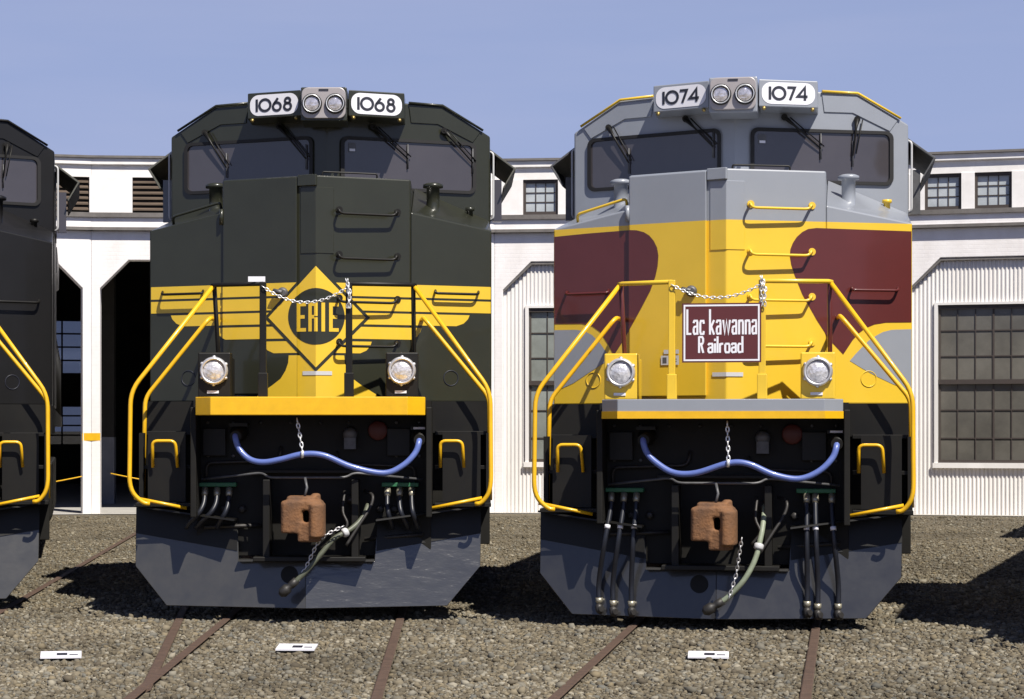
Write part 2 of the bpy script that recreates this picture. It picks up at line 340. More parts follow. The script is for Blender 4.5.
def stones():
    ph = (1 + 5 ** .5) / 2
    iv = np.array([(-1, ph, 0), (1, ph, 0), (-1, -ph, 0), (1, -ph, 0), (0, -1, ph), (0, 1, ph), (0, -1, -ph), (0, 1, -ph), (ph, 0, -1), (ph, 0, 1), (-ph, 0, -1), (-ph, 0, 1)]) / 1.9
    fc = np.array([(0, 11, 5), (0, 5, 1), (0, 1, 7), (0, 7, 10), (0, 10, 11), (1, 5, 9), (5, 11, 4), (11, 10, 2), (10, 7, 6), (7, 1, 8), (3, 9, 4), (3, 4, 2), (3, 2, 6), (3, 6, 8), (3, 8, 9), (4, 9, 5), (2, 4, 11), (6, 2, 10), (8, 6, 7), (9, 8, 1)])
    pts = []
    for d0, d1, dens in ((12.0, 16, 1750), (16, 20, 1350), (20, 25, 700), (25, 32, 340), (32, 42, 140)):
        wl = -(430 + 120) / 2200 * d1 - 1.2; wr = (594 + 80) / 2200 * d1 + 1.2
        nn = int((d1 - d0) * (wr - wl) * dens)
        x = np.random.uniform(wl, wr, nn); y = np.random.uniform(d0, d1, nn)
        pts.append(np.stack([x, y], 1))
    P = np.concatenate(pts)
    keep = np.ones(len(P), bool)
    for A, B in rail_lines:
        a = np.array(A[:2]); b = np.array(B[:2]); d = (b - a) / np.linalg.norm(b - a); r = P - a
        keep &= np.abs(r[:, 0] * d[1] - r[:, 1] * d[0]) > .05
    P = P[keep]; N = len(P)
    s = np.random.lognormal(math.log(.0118), .38, N).clip(.006, .038)
    sc3 = s[:, None] * np.random.uniform(.7, 1.3, (N, 3)) * np.array([1.1, 1.1, .75])
    ang = np.random.uniform(0, 6.283, N); ca, sa = np.cos(ang), np.sin(ang)
    V = iv[None] * np.random.uniform(.6, 1.3, (N, 12, 1)) * sc3[:, None, :]
    X = V[..., 0] * ca[:, None] - V[..., 1] * sa[:, None] + P[:, 0:1]; Y = V[..., 0] * sa[:, None] + V[..., 1] * ca[:, None] + P[:, 1:2]
    Z = V[..., 2] + (sc3[:, 2] * np.random.uniform(.05, .75, N))[:, None]
    V = np.stack([X, Y, Z], -1).reshape(-1, 3).astype(np.float32); F = (fc[None] + (np.arange(N) * 12)[:, None, None]).reshape(-1).astype(np.int32)
    me = bpy.data.meshes.new('loose_gravel'); me.vertices.add(len(V)); me.vertices.foreach_set('co', V.ravel())
    nf = N * 20; me.loops.add(nf * 3); me.loops.foreach_set('vertex_index', F); me.polygons.add(nf)
    me.polygons.foreach_set('loop_start', np.arange(nf, dtype=np.int32) * 3); me.polygons.foreach_set('loop_total', np.full(nf, 3, np.int32)); me.update()
    at = me.attributes.new('tone', 'FLOAT', 'POINT'); at.data.foreach_set('value', np.repeat(np.random.rand(N), 12).astype(np.float32))
    m = bpy.data.materials.new('stone'); m.use_nodes = True; n = m.node_tree; b = n.nodes['Principled BSDF']; b.inputs['Roughness'].default_value = .9; b.inputs['Specular IOR Level'].default_value = .2
    a = n.nodes.new('ShaderNodeAttribute'); a.attribute_name = 'tone'; r = n.nodes.new('ShaderNodeValToRGB'); e = r.color_ramp.elements
    e[0].color = (.11, .093, .068, 1); e[1].position = 1; e[1].color = (.33, .295, .225, 1)
    for p, c in ((.25, (.14, .116, .078, 1)), (.45, (.19, .16, .11, 1)), (.6, (.15, .145, .125, 1)), (.75, (.22, .178, .112, 1)), (.9, (.24, .22, .175, 1))):
        q = e.new(p); q.color = c
    z = n.nodes.new('ShaderNodeTexNoise'); z.inputs['Scale'].default_value = .55; z.inputs['Detail'].default_value = 6; t = n.nodes.new('ShaderNodeTexCoord'); n.links.new(t.outputs['Object'], z.inputs[0])
    mr = n.nodes.new('ShaderNodeMapRange'); mr.inputs[1].default_value = .3; mr.inputs[2].default_value = .7; mr.inputs[3].default_value = .62; mr.inputs[4].default_value = 1.04; n.links.new(z.outputs[0], mr.inputs[0])
    mx = n.nodes.new('ShaderNodeMix'); mx.data_type = 'RGBA'; mx.blend_type = 'MULTIPLY'; mx.inputs[0].default_value = 1
    n.links.new(a.outputs['Fac'], r.inputs[0]); n.links.new(r.outputs[0], mx.inputs[6]); n.links.new(mr.outputs[0], mx.inputs[7]); n.links.new(mx.outputs[2], b.inputs['Base Color'])
    me.materials.append(m)
    o = bpy.data.objects.new('loose_gravel', me); col.objects.link(o)
    tag(o, 'brown and grey loose gravel covering the ground', 'gravel', kind='stuff')
stones()

# ------------------------------------------------------------------ roundhouse
def brick_mat():
    m = mat('white painted brick', (.90, .87, .86), .7, var=.06, scale=1.6, c2=(.76, .72, .70), stretch=(1, 1, .55)); n = m.node_tree
    t = n.nodes.new('ShaderNodeTexCoord'); s = n.nodes.new('ShaderNodeSeparateXYZ'); c = n.nodes.new('ShaderNodeCombineXYZ'); n.links.new(t.outputs['Object'], s.inputs[0])
    n.links.new(s.outputs[0], c.inputs[0]); n.links.new(s.outputs[2], c.inputs[1])
    b = n.nodes.new('ShaderNodeTexBrick'); b.inputs['Scale'].default_value = 1; b.inputs['Brick Width'].default_value = .21; b.inputs['Row Height'].default_value = .075; b.inputs['Mortar Size'].default_value = .006
    n.links.new(c.outputs[0], b.inputs[0])
    z = n.nodes.new('ShaderNodeTexNoise'); z.inputs['Scale'].default_value = 9; z.inputs['Detail'].default_value = 5; n.links.new(t.outputs['Object'], z.inputs[0])
    ma = n.nodes.new('ShaderNodeMath'); ma.operation = 'MULTIPLY_ADD'; ma.inputs[1].default_value = -1; n.links.new(b.outputs['Fac'], ma.inputs[0]); n.links.new(z.outputs[0], ma.inputs[2])
    bp = n.nodes.new('ShaderNodeBump'); bp.inputs['Strength'].default_value = .28; bp.inputs['Distance'].default_value = .010; n.links.new(ma.outputs[0], bp.inputs['Height'])
    n.links.new(bp.outputs[0], n.nodes['Principled BSDF'].inputs['Normal']); return m
M['brick'] = brick_mat()
M['wtrim'] = mat('white trim paint', (.88, .85, .83), .6, var=.1, scale=3, c2=(.76, .73, .70))
M['flash'] = mat('grey brown flashing', (.16, .145, .135), .7, var=.3, scale=5)
M['corr'] = mat('corrugated white metal', (.82, .79, .765), .5, var=.1, scale=1.2, stretch=(1, 1, .25), c2=(.70, .67, .64))
M['louver'] = mat('brown wooden slats', (.12, .085, .06), .8, var=.35, scale=10, stretch=(.3, 1, 6))
M['wframe'] = mat('dark brown window frame', (.055, .042, .036), .6, var=.2)
M['wglass'] = mat('old window glass', (.27, .29, .27), .12, var=.4, scale=1.1, spec=.6, c2=(.16, .17, .155))
M['upper_glass'] = mat('hazy clerestory glass', (.50, .53, .55), .15, var=.3, scale=1.6, c2=(.33, .36, .38))
M['wglass_dark'] = mat('dim workshop glass', (.15, .14, .12), .1, var=.3, scale=.9, spec=.5, c2=(.085, .08, .07))
M['concrete'] = mat('concrete slab', (.42, .40, .37), .85, var=.2, scale=2, bump=.1)
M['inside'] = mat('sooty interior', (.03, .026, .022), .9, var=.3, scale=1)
M['greycol'] = mat('grey column paint', (.22, .22, .24), .7, var=.15)
M['clear'] = m = bpy.data.materials.new('clear pane'); m.use_nodes = True; n = m.node_tree
tr = n.nodes.new('ShaderNodeBsdfTransparent'); tr.inputs[0].default_value = (.40, .42, .46, 1); gl = n.nodes.new('ShaderNodeBsdfGlossy'); gl.inputs['Roughness'].default_value = .05; ms_ = n.nodes.new('ShaderNodeMixShader'); ms_.inputs[0].default_value = .06
n.links.new(tr.outputs[0], ms_.inputs[1]); n.links.new(gl.outputs[0], ms_.inputs[2]); n.links.new(ms_.outputs[0], n.nodes['Material Output'].inputs[0])

PA, PB, PC = (-6.69, 43.45), (1.29, 44.0), (9.25, 43.1)
def polar(p, d, a): return (p[0] + d * math.cos(R(a)), p[1] + d * math.sin(R(a)))
PL = polar(PA, 8.2, 180 + 14.5); PR = polar(PC, 8.2, -17)
RH = empty('roundhouse', (1.4, 44, 0), label='long white brick roundhouse with corrugated bays, dark clerestory windows and an open doorway', cat='building')
def W(o): o.matrix_parent_inverse = RH.matrix_basis.inverted(); return o
bpy.context.view_layer.update()
def facade(P0, P1, infill, upper, offs, first_band=False):
    d = Vector((P1[0] - P0[0], P1[1] - P0[1], 0)); w_ = d.length; d.normalize(); nrm = Vector((d.y, -d.x, 0)); O = Vector((*P0, 0))
    def T(u, v, z): return O + d * u + nrm * v + Vector((0, 0, z))
    a = math.atan2(d.y, d.x)
    def b(mb, name, m, parent=RH, **k):
        # local frame of the bay so that the brick pattern runs along it
        o = MB.build(mb, name, m, None, **k); o.parent = parent
        if parent is RH: o.location = O - Vector(RH.location); o.rotation_euler = (0, 0, a)
        return o
    # in the bay frame: x = u, y = -v
    pw = .17; hx = .56; zt = 5.02; zc = 4.46
    poly = [(0, 0), (pw, 0), (pw, zc), (pw + hx, zt), (w_ - pw - hx, zt), (w_ - pw, zc), (w_ - pw, 0), (w_, 0), (w_, 5.6), (0, 5.6)]
    b(MB().prism(poly, 0, .36, lambda p, t: (p[0], t, p[1])), 'front_wall', M['brick'], bevel=.012)
    mb = MB(); mb.box(-.03, w_ + .03, -.13, .3, 5.6, 5.66); b(mb, 'ledge', M['flash'])
    mb = MB(); mb.box(0, w_, -.04, .3, 5.66, 5.86, 0); b(mb, 'parapet_band', M['brick'])
    mb = MB(); mb.box(-.02, w_ + .02, -.10, .3, 5.86, 5.95); b(mb, 'sill_flashing', M['flash'])
    mb = MB(); mb.box(0, w_, .02, .3, 6.66, 6.9, 0); mb.box(0, w_, .16, .3, 5.95, 6.66, 0); b(mb, 'clerestory_wall', M['wtrim'])
    mb = MB(); mb.box(-.02, w_ + .02, -.05, .3, 6.9, 7.03); b(mb, 'cornice', M['wtrim'], bevel=.012)
    mb = MB(); mb.box(-.03, w_ + .03, -.10, .45, 7.03, 7.075); b(mb, 'roof_edge', M['flash'])
    hw = .35 if upper == 'window' else .315
    edges = [0]
    for o_ in offs: edges += [o_ - hw, o_ + hw]
    edges.append(w_)
    for i in range(0, len(edges), 2):
        if edges[i + 1] - edges[i] > .03: b(MB().box(edges[i], edges[i + 1], 0, .16, 5.95, 6.66), 'pilaster', M['wtrim'])
    for o_ in offs:
        x0, x1 = o_ - hw, o_ + hw; z0, z1 = 5.955, 6.655
        if upper == 'window':
            f = MB()
            for c in ((x0, x0 + .055, z0, z1), (x1 - .055, x1, z0, z1), (x0 + .055, x1 - .055, z1 - .06, z1), (x0 + .055, x1 - .055, z0, z0 + .07)): f.box(c[0], c[1], .06, .13, c[2], c[3])
            for q in (1, 2): xx = x0 + .055 + (x1 - x0 - .11) * q / 3; f.box(xx - .009, xx + .009, .098, .114, z0 + .07, z1 - .06)
            for q in (1, 2): zz = z0 + .07 + (z1 - z0 - .13) * q / 3; f.box(x0 + .055, x1 - .055, .10, .112, zz - .009, zz + .009)
            wo = b(f, 'window', M['wframe'])
            p = MB().box(x0 + .03, x1 - .03, .115, .125, z0 + .03, z1 - .03); po = p.build('pane', M['upper_glass'], wo)
        else:
            f = MB(); f.box(x0 + .003, x1 - .003, .13, .155, z0, z1, 1)
            for q in range(6):
                zz = z0 + .05 + q * .108
                f.add([(x0 + .01, .05, zz), (x1 - .01, .05, zz), (x1 - .01, .125, zz + .055), (x0 + .01, .125, zz + .055), (x0 + .01, .05, zz + .03), (x1 - .01, .05, zz + .03), (x1 - .01, .125, zz + .085), (x0 + .01, .125, zz + .085)], [(3, 2, 1, 0), (4, 5, 6, 7), (0, 1, 5, 4), (1, 2, 6, 5), (2, 3, 7, 6), (3, 0, 4, 7)])
            b(f, 'louver', [M['louver'], M['under']])
    if infill:
        # corrugated sheet with a broad window
        wx0, wx1, wz0, wz1 = .68, w_ - .68, 1.02, 4.1
        def top(u): return min(zt, zc + (u - pw) * (zt - zc) / hx, zc + (w_ - pw - u) * (zt - zc) / hx)
        f = MB(); pitch = .078; us = []
        u = pw + .002
        while u < w_ - pw - .002:
            for du, dv in ((0, 0), (.022, 0), (.036, .022), (.062, .022)):
                if u + du < w_ - pw: us.append((u + du, dv))
            u += pitch
        for i in range(len(us) - 1):
            (u0, v0), (u1, v1) = us[i], us[i + 1]; mid = (u0 + u1) / 2
            segs = [(0, top(mid))] if not (wx0 < mid < wx1) else [(0, wz0), (wz1, top(mid))]
            for za, zb in segs:
                t0 = top(u0) if zb > 4.2 else zb; t1 = top(u1) if zb > 4.2 else zb
                f.add([(u0, .1 + v0, za), (u1, .1 + v1, za), (u1, .1 + v1, t1), (u0, .1 + v0, t0)], [(0, 1, 2, 3)])
        b(f, 'corrugated_panel', M['corr'], fix=False)
        f = MB()
        f.prism([(pw, zc), (pw + hx, zt), (w_ - pw - hx, zt), (w_ - pw, zc), (w_ - pw, zc - .05), (w_ - pw - hx - .02, zt - .055), (pw + hx + .02, zt - .055), (pw, zc - .05)], .02, .09, lambda p, t: (p[0], t, p[1])); b(f, 'sheet_flashing', M['flash'])
        f = MB()
        for c in ((wx0 - .07, wx0, wz0, wz1), (wx1, wx1 + .07, wz0, wz1)): f.box(c[0], c[1], .05, .2, c[2], c[3])
        f.box(wx0 - .07, wx1 + .07, .05, .2, wz1, wz1 + .05)
        f.box(wx0 - .1, wx1 + .1, .02, .2, wz0 - .10, wz0)
        wo = b(f, 'window', M['corr'])
        g = MB(); zm = 2.6
        g.box(wx0, wx1, .09, .17, zm - .045, zm + .045)
        g.box(wx0, wx1, .09, .17, wz1 - .08, wz1); g.box(wx0, wx1, .09, .17, wz0, wz0 + .06)
        q = 0; xx = wx0 + .03
        while xx < wx1:
            t_ = .018 if q % 3 == 0 else .009
            g.box(xx - t_, xx + t_, .145, .163, wz0 + .06, wz1 - .08); xx += .34; q += 1
        for zz in (1.5, 2.05, 3.1, 3.6): g.box(wx0, wx1, .147, .161, zz - .011, zz + .011)
        g.build('frame', M['wframe'], wo)
        MB().box(wx0, wx1, .165, .18, wz0, wz1).build('pane', M['wglass_dark'] if P0 == PC else M['wglass'], wo)
        b(MB().box(pw, w_ - pw, .2, .35, 0, .1), 'wall_plinth', M['concrete'])
    return b, w_
lo = [.62 + i * 1.13 for i in range(7)]
facade(PL, PA, False, 'louver', [8.2 - .35 - i * 1.13 for i in range(6, -1, -1)])
fb, wAB = facade(PA, PB, False, 'louver', [1.12 + i * 1.13 for i in range(6)])
facade(PB, PC, True, 'window', [.92 + i * .95 for i in range(8)])
facade(PC, PR, True, 'window', [.78 + i * .95 for i in range(8)])
# yellow safety band and grey base on the doorway post
f = MB(); f.box(-.176, .176, -.014, .34, 1.45, 1.60); o = f.build('yellow_band', M['rail_yellow']); o.parent = RH; o.location = Vector((*PA, 0)) - Vector(RH.location); o.rotation_euler = (0, 0, R(9))
# shell: roof, back wall with windows, ends, floor
fr = [PL, PA, PB, PC, PR]
cx, cy = -.6, -1.5
def out(p, d): v = Vector((p[0] - cx, p[1] - cy)); v = v.normalized(); return (p[0] + v.x * d, p[1] + v.y * d)
bk = [out(p, 25) for p in fr]
f = MB()
for i in range(4):
    q = [(*out(fr[i], .33), 6.97), (*out(fr[i + 1], .33), 6.97), (*bk[i + 1], 8.2), (*bk[i], 8.2)]
    f.add(q + [(a, b_, c + .05) for a, b_, c in q], [(3, 2, 1, 0), (4, 5, 6, 7), (0, 1, 5, 4), (1, 2, 6, 5), (2, 3, 7, 6), (3, 0, 4, 7)])
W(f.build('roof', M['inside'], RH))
f = MB()
for i in (0, 4):
    a_, b_ = out(fr[i], .3), bk[i]; f.add([(*a_, 0), (*b_, 0), (*b_, 8.2), (*a_, 6.97)], [(0, 1, 2, 3)])
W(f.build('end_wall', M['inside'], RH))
f = MB()
for i in range(4):
    q = [(*out(fr[i], -.35), .012), (*out(fr[i + 1], -.35), .012), (*bk[i + 1], .012), (*bk[i], .012)]; f.add(q, [(0, 1, 2, 3)])
W(f.build('floor_slab', M['concrete'], RH))
for i in range(4):
    A = Vector((*bk[i], 0)); B = Vector((*bk[i + 1], 0)); d = (B - A); ln = d.length; d.normalize()
    wins = [(2.0, 1.9), (6.0, 1.9), (10.6, 1.9)] if i != 1 else []
    if i == 0:
        q = None
        for t in range(200):
            p = A + d * (ln * t / 199)
            if abs(430 + p.x / p.y * 2200 - 76) < 4: q = ln * t / 199; break
        wins = [(q, 1.9), (q - 3.6, 1.9)] if q else wins
        wins = sorted(wins)
    f = MB()
    def TT(x, y, z): return A + d * x + Vector((-d.y, d.x, 0)) * y + Vector((0, 0, z))
    x0 = 0
    for c_, ww in wins:
        a_, b_ = c_ - ww / 2, c_ + ww / 2
        f.box(x0, a_, 0, .3, 0, 8.2, T=TT); x0 = b_
        for z0, z1 in ((0, 1.2), (2.4, 3.4), (5.05, 8.2)): f.box(a_, b_, 0, .3, z0, z1, T=TT)
        for z0, z1 in ((1.2, 2.4), (3.4, 5.05)):
            g = MB()
            for t in range(0, 4): xx = a_ + ww * t / 3; g.box(xx - .025, xx + .025, .1, .16, z0, z1, T=TT)
            for t in range(0, 5): zz = z0 + (z1 - z0) * t / 4; g.box(a_, b_, .11, .15, zz - .025, zz + .025, T=TT)
            wo = W(g.build('back_window', M['wframe'], RH)); MB().box(a_, b_, .12, .14, z0, z1, T=TT).build('pane', M['clear'], wo)
    f.box(x0, ln, 0, .3, 0, 8.2, T=TT)
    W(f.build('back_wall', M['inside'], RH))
for x, y in ((-7.2, 49.3), (-.3, 51), (-8.6, 57), (-1, 58)):
    f = MB(); f.box(x - .145, x + .145, y - .15, y + .15, 0, 1.5, 1); f.box(x - .14, x + .14, y - .145, y + .145, 1.5, 7.5, 0)
    W(f.build('column', [M['inside'], M['greycol']], RH))

# barrier ropes on the doorway post
def rope(a, b, sag, label):
    p = [Vector(a).lerp(Vector(b), t / 12) - Vector((0, 0, sag * 4 * (t / 12) * (1 - t / 12))) for t in range(13)]
    tag(MB().tube(p, .012, 6).build('barrier_rope', M['rail_yellow']), label, 'rope')
rope((-6.32, 43.55, .80), (-1.6, 43.62, .42), .16, 'thin yellow rope strung from the white doorway post to the right, toward the green locomotive')
rope((-6.62, 43.5, .80), (-10.5, 42.9, .45), .14, 'thin yellow rope strung from the white doorway post to the left, toward the black locomotive')

# white number cards on the gravel between the rails
def card(x, y, rz, label):
    f = MB(); f.box(-.145, .145, -.11, .11, 0, .012, 0); f.box(-.03, .045, -.05, .03, .0125, .0145, 1); f.box(.06, .12, -.045, -.02, .0125, .0145, 1)
    o = f.build('marker_card', [M['whitepl'], M['ink']]); o.location = (x, y, .04); o.rotation_euler = (R(5), 0, rz)
    tag(o, label, 'marker card', 'white cards laid on the gravel')
card(-.99, 16.35, R(-4), 'white card with dark marks lying on gravel before the green locomotive')
card(2.0, 15.8, R(-8), 'white card with dark marks lying on gravel before the grey and yellow locomotive')
card(-2.65, 15.8, R(9), 'white card lying on gravel at the lower left, nearest the photo corner')

# ------------------------------------------------------------------ locomotives
def chain(mb, pts, link=.030, r=.0042, mi=0):
    P = [Vector(p) for p in pts]; seg = [(P[i + 1] - P[i]).length for i in range(len(P) - 1)]; tot = sum(seg); n_ = max(2, int(tot / link)); k = 0
    for i in range(n_):
        s = (i + .5) * tot / n_; j = 0
        while j < len(seg) - 1 and s > seg[j]: s -= seg[j]; j += 1
        t = (P[j + 1] - P[j]).normalized(); c = P[j] + t * s
        u = t.cross(Vector((0, 1, 0)));  u = u.normalized() if u.length > .1 else Vector((1, 0, 0)); v = t.cross(u)
        a = u if i % 2 else v
        ring = []
        for q in range(10):
            an = 2 * math.pi * q / 10; ring.append(c + t * math.cos(an) * link * .72 + a * math.sin(an) * link * .36)
        mb.tube(ring, r, 5, mi, closed=True)

def build_loco(key, S):
    loc, yaw = LOCS[key]
    root = empty('diesel_locomotive', loc, R(yaw), label=S['label'], cat='locomotive', group='diesel locomotives parked before the roundhouse')
    B_, NO, RL, PO = S['body'], S['nose'], S['rail'], S['post']
    def P(mb, name, m, parent=root, **k): return mb.build(name, m, parent, **k)
    # --- nose: centre prow, outer hoods
    f = MB(); top = [(-.855, nose_y(.855)), (0, nose_y(0)), (.83, nose_y(.83)), (.83, 3.2), (-.855, 3.2)]
    f.prism(top, 1.9, 3.895, lambda p, t: (p[0], p[1], t + (.03 if t > 3 and p[1] > 2 else 0)))
    P(f, 'nose', NO, bevel=.014)
    for s in (-1, 1):
        a, b = (.857, 1.565) if s < 0 else (.832, 1.56)
        y0, y1 = nose_y(a), nose_y(b)
        vs = [(s * a, y0, 1.9), (s * b, y1, 1.9), (s * b, 3.2, 1.9), (s * a, 2.95, 1.9), (s * a, y0, 3.60), (s * b, y1, 3.465), (s * b, 3.14, 3.70), (s * a, 2.84, 3.99)]
        P(MB().add(vs, [(0, 1, 2, 3), (4, 5, 6, 7), (0, 1, 5, 4), (1, 2, 6, 5), (2, 3, 7, 6), (3, 0, 4, 7)]), 'side_hood', NO, bevel=.012)
    # nose door (raised panel)
    f = MB(); f.prism([(DX0, nose_y(DX0) + .004), (DX0, nose_y(DX0) - DT), (DX1, nose_y(DX1) - DT), (DX1, nose_y(DX1) + .004)], 1.96, 3.885, lambda p, t: (p[0], p[1], t))
    door = P(f, 'nose_door', NO, bevel=.012)
    h = MB()
    for z in (2.2, 3.56): h.tube([(DX0 - .012, nose_y(DX0) - .025, z - .07), (DX0 - .012, nose_y(DX0) - .025, z + .07)], .02, 8)
    h.build('hinge', NO, door)
    h = MB(); yy = nose_y(-.3) - DT
    h.lathe((-.30, yy, 2.86), (0, -1, 0), [(.05, 0), (.05, .03), (.03, .05)], 14); h.tube([(-.30, yy - .055, 2.86), (-.38, yy - .02, 2.88)], .02, 8); h.build('door_latch', M['dull'], door)
    # small top lip and access panel at the prow
    f = MB()
    f.prism([(DX1 + .004, nose_y(DX1) - .034), (0, nose_y(0) - .036), (.012, nose_y(0) - .02), (.012, nose_y(0) + .02), (DX1 + .004, nose_y(DX1) + .02)], 3.80, 3.9, lambda p, t: (p[0], p[1], t)); P(f, 'top_lip', NO, bevel=.006)
    f = MB(); f.prism([(DX1 + .03, nose_y(DX1 + .03) + .003), (DX1 + .03, nose_y(DX1 + .03) - .007), (0, nose_y(0) - .007), (.155, nose_y(.155) - .007), (.155, nose_y(.155) + .003)], 3.205, 3.79, lambda p, t: (p[0], p[1], t)); P(f, 'access_panel', NO, bevel=.003, seg=1)
    # painted markings
    S['paint'](P)
    # data plate
    f = MB(); decal(f, [(-.12, 2.13), (.14, 2.13), (.14, 2.165), (-.12, 2.165)], nose_y, .008, SIMPLE_BR); P(f, 'data_plate', M['pale'])
    # grab irons on the nose
    for i, z in enumerate((3.565, 3.17, 2.785, 2.395)):
        m = S['grab'][i]
        x0, x1 = .20, .71; y = nose_y(x0); y2 = nose_y(x1)
        pa = bez([(x0, y, z + .03), (x0, y - .105, z + .03), (x0 + .02, y - .11, z - .01), (x1 - .02, y2 - .11, z - .01), (x1, y2 - .105, z + .03), (x1, y2, z + .03)], .05)
        f = MB().tube(pa, .0125, 8)
        for xx, yy in ((x0, y), (x1, y2)): f.lathe((xx, yy, z + .03), (.4, -.9, 0), [(.032, -.01), (.032, .012)], 12)
        P(f, 'grab_iron', m)
    for s in (-1, 1):
        x0, x1, z = s * 1.05, s * 1.44, 2.875
        y, y2 = nose_y(x0), nose_y(x1)
        f = MB().tube(bez([(x0, y, z + .03), (x0, y - .08, z), (x1, y2 - .08, z), (x1, y2, z + .03)], .04), .012, 8); P(f, 'grab_iron', S['side_grab'])
        f = MB(); f.tube([(s * 1.19 + .065 * math.cos(q), nose_y(abs(s * 1.19 + .065 * math.cos(q))) - .002, 2.115 + .068 * math.sin(q)) for q in [2 * math.pi * t / 28 for t in range(28)]], .0045, 5, closed=True); P(f, 'round_cover', M['ink'] if key != 'lack' else S['low'])
    # black top handle, fillers, hood rail
    f = MB().tube(bez([(.03, 1.35, 3.9), (.03, 1.35, 3.975), (.52, 1.45, 3.965), (.52, 1.45, 3.9)], .02), .009, 6); P(f, 'top_handle', M['black'])
    for s in (-1, 1):
        f = MB().lathe((s * 1.02, 2.15, 3.66), (0, 0, 1), [(.09, 0), (.062, .03), (.062, .25), (.095, .255), (.095, .285), (.06, .3), (.0, .3)], 20); P(f, 'sand_filler', NO if key != 'lack' else M['grey'])
    f = MB().tube(bez([(-1.36, 1.72, 3.53), (-1.36, 1.66, 3.60), (-.90, 1.45, 3.71), (-.90, 1.5, 3.63)], .04), .013, 8); P(f, 'hood_rail', S['hoodrail'])
    f = MB().lathe((1.37, 2.9, 3.72), (0, 0, 1), [(.03, 0), (.03, .05), (.045, .055), (.045, .085), (0, .09)], 14); P(f, 'filler_cap', S['hoodrail'])
    # --- cab
    prof = [(-1.57, 1.9), (-1.57, 4.53), (-1.11, 4.80), (0, 4.83), (1.11, 4.80), (1.57, 4.53), (1.57, 1.9)]
    vs = [(x, wind_y(x), z) for x, z in prof] + [(x, 5.7, z) for x, z in prof] + [(0, wind_y(0), 1.9)]
    fs = [(0, 1, 2, 3, 14), (14, 3, 4, 5, 6)] + [(i, i + 7, i + 8, i + 1) for i in range(6)] + [(13, 12, 11, 10, 9, 8, 7), (0, 14, 6, 13, 7)]
    cab = P(MB().add(vs, fs), 'cab', B_, bevel=.014)
    for s in (-1, 1):
        # windshield with rubber gasket
        a = sorted((s * .135, s * 1.435)); out_ = rrect(a[0], a[1], 3.955, 4.46, .07); inn = rrect(a[0] + .035, a[1] - .035, 3.985, 4.43, .05)
        f = MB(); n_ = len(out_)
        vs = [(x, wind_y(x) - .024, z) for x, z in out_] + [(x, wind_y(x) - .024, z) for x, z in inn] + [(x, wind_y(x) + .02, z) for x, z in out_] + [(x, wind_y(x) + .005, z) for x, z in inn]
        fs = [(i, (i + 1) % n_, (i + 1) % n_ + n_, i + n_) for i in range(n_)] + [(i, i + 2 * n_, (i + 1) % n_ + 2 * n_, (i + 1) % n_) for i in range(n_)] + [(i + n_, (i + 1) % n_ + n_, (i + 1) % n_ + 3 * n_, i + 3 * n_) for i in range(n_)]
        g = P(f.add(vs, fs), 'windshield', M['rubber'])
        f = MB(); f.add([(x, wind_y(x) - .004, z) for x, z in rrect(a[0] + .02, a[1] - .02, 3.97, 4.445, .05)], [list(range(28))]); f.build('pane', M['glass'], g)
        # raised roof corner panel with rail
        f = MB(); o_ = .012
        pl = [(s * .80, 4.62), (s * 1.06, 4.62), (s * 1.40, 4.46), (s * 1.47, 4.56), (s * 1.10, 4.775), (s * .78, 4.775)]
        f.prism(pl, -.012, .004, lambda p, t: (p[0], wind_y(p[0]) + t, p[1])); P(f, 'corner_panel', B_, bevel=.004, seg=1)
        f = MB().tube([(s * .78, wind_y(.78) - .02, 4.812), (s * 1.105, wind_y(1.105) - .02, 4.805), (s * 1.50, wind_y(1.5) - .02, 4.585)], .013, 8); P(f, 'roof_rail', S['roofrail'])
        # number board
        x0, x1 = s * .225, s * .745
        tp = [(x0, board_y(x0)), (x1, board_y(x1)), (x1, board_y(x1) + .42), (x0, board_y(x0) + .42)]
        f = MB().prism(tp, 4.60, 4.845, lambda p, t: (p[0], p[1], t)); nb = P(f, 'number_board', B_, bevel=.008)
        f = MB(); aa = sorted((s * .25, s * .722)); decal(f, rrect(aa[0], aa[1], 4.625, 4.822, .085, 8), board_y, .004, SIMPLE_BR, 0)
        if S['number']:
            hh = .118; wd = .023; tw = text_w(S['number'], hh, .16)
            sxx = .29 / tw
            for q in text_quads(S['number'], (aa[0] + aa[1]) / 2 - .145, 4.664, hh, wd, .16, 1.0) if abs(sxx - 1) < .02 else text_quads(S['number'], (aa[0] + aa[1]) / 2 - tw / 2, 4.664, hh, wd, .16): decal(f, q, board_y, .008, SIMPLE_BR, 1)
        f.build('number_plate', [M['whitepl'] if S['number'] else M['pale'], M['ink']], nb, fix=False)
        f = MB()
        for xx in (s * .27, s * .70): f.lathe((xx, board_y(xx) + .02, 4.585), (0, -1, 0), [(.018, 0), (.018, .03), (0, .035)], 10)
        P(f, 'latch', M['brass'])
        # wipers
        for (px_, pz), (qx, qz) in S['wipers'][0 if s < 0 else 1]:
            f = MB(); yp = wind_y(px_); yq = wind_y(qx)
            f.tube([(px_, yp - .035, pz), (px_ + .3 * (qx - px_), yp * .7 + yq * .3 - .05, pz + .3 * (qz - pz)), (qx, yq - .035, qz)], [.024, .010, .007], 6)
            f.tube([(px_ + .05, wind_y(px_ + .05) - .03, pz), (qx + .03, wind_y(qx + .03) - .032, qz + .02)], .006, 6)
            f.lathe((px_, yp, pz), (0, -1, 0), [(.03, 0), (.03, .05)], 10)
            wv = P(f, 'wiper', M['black'])
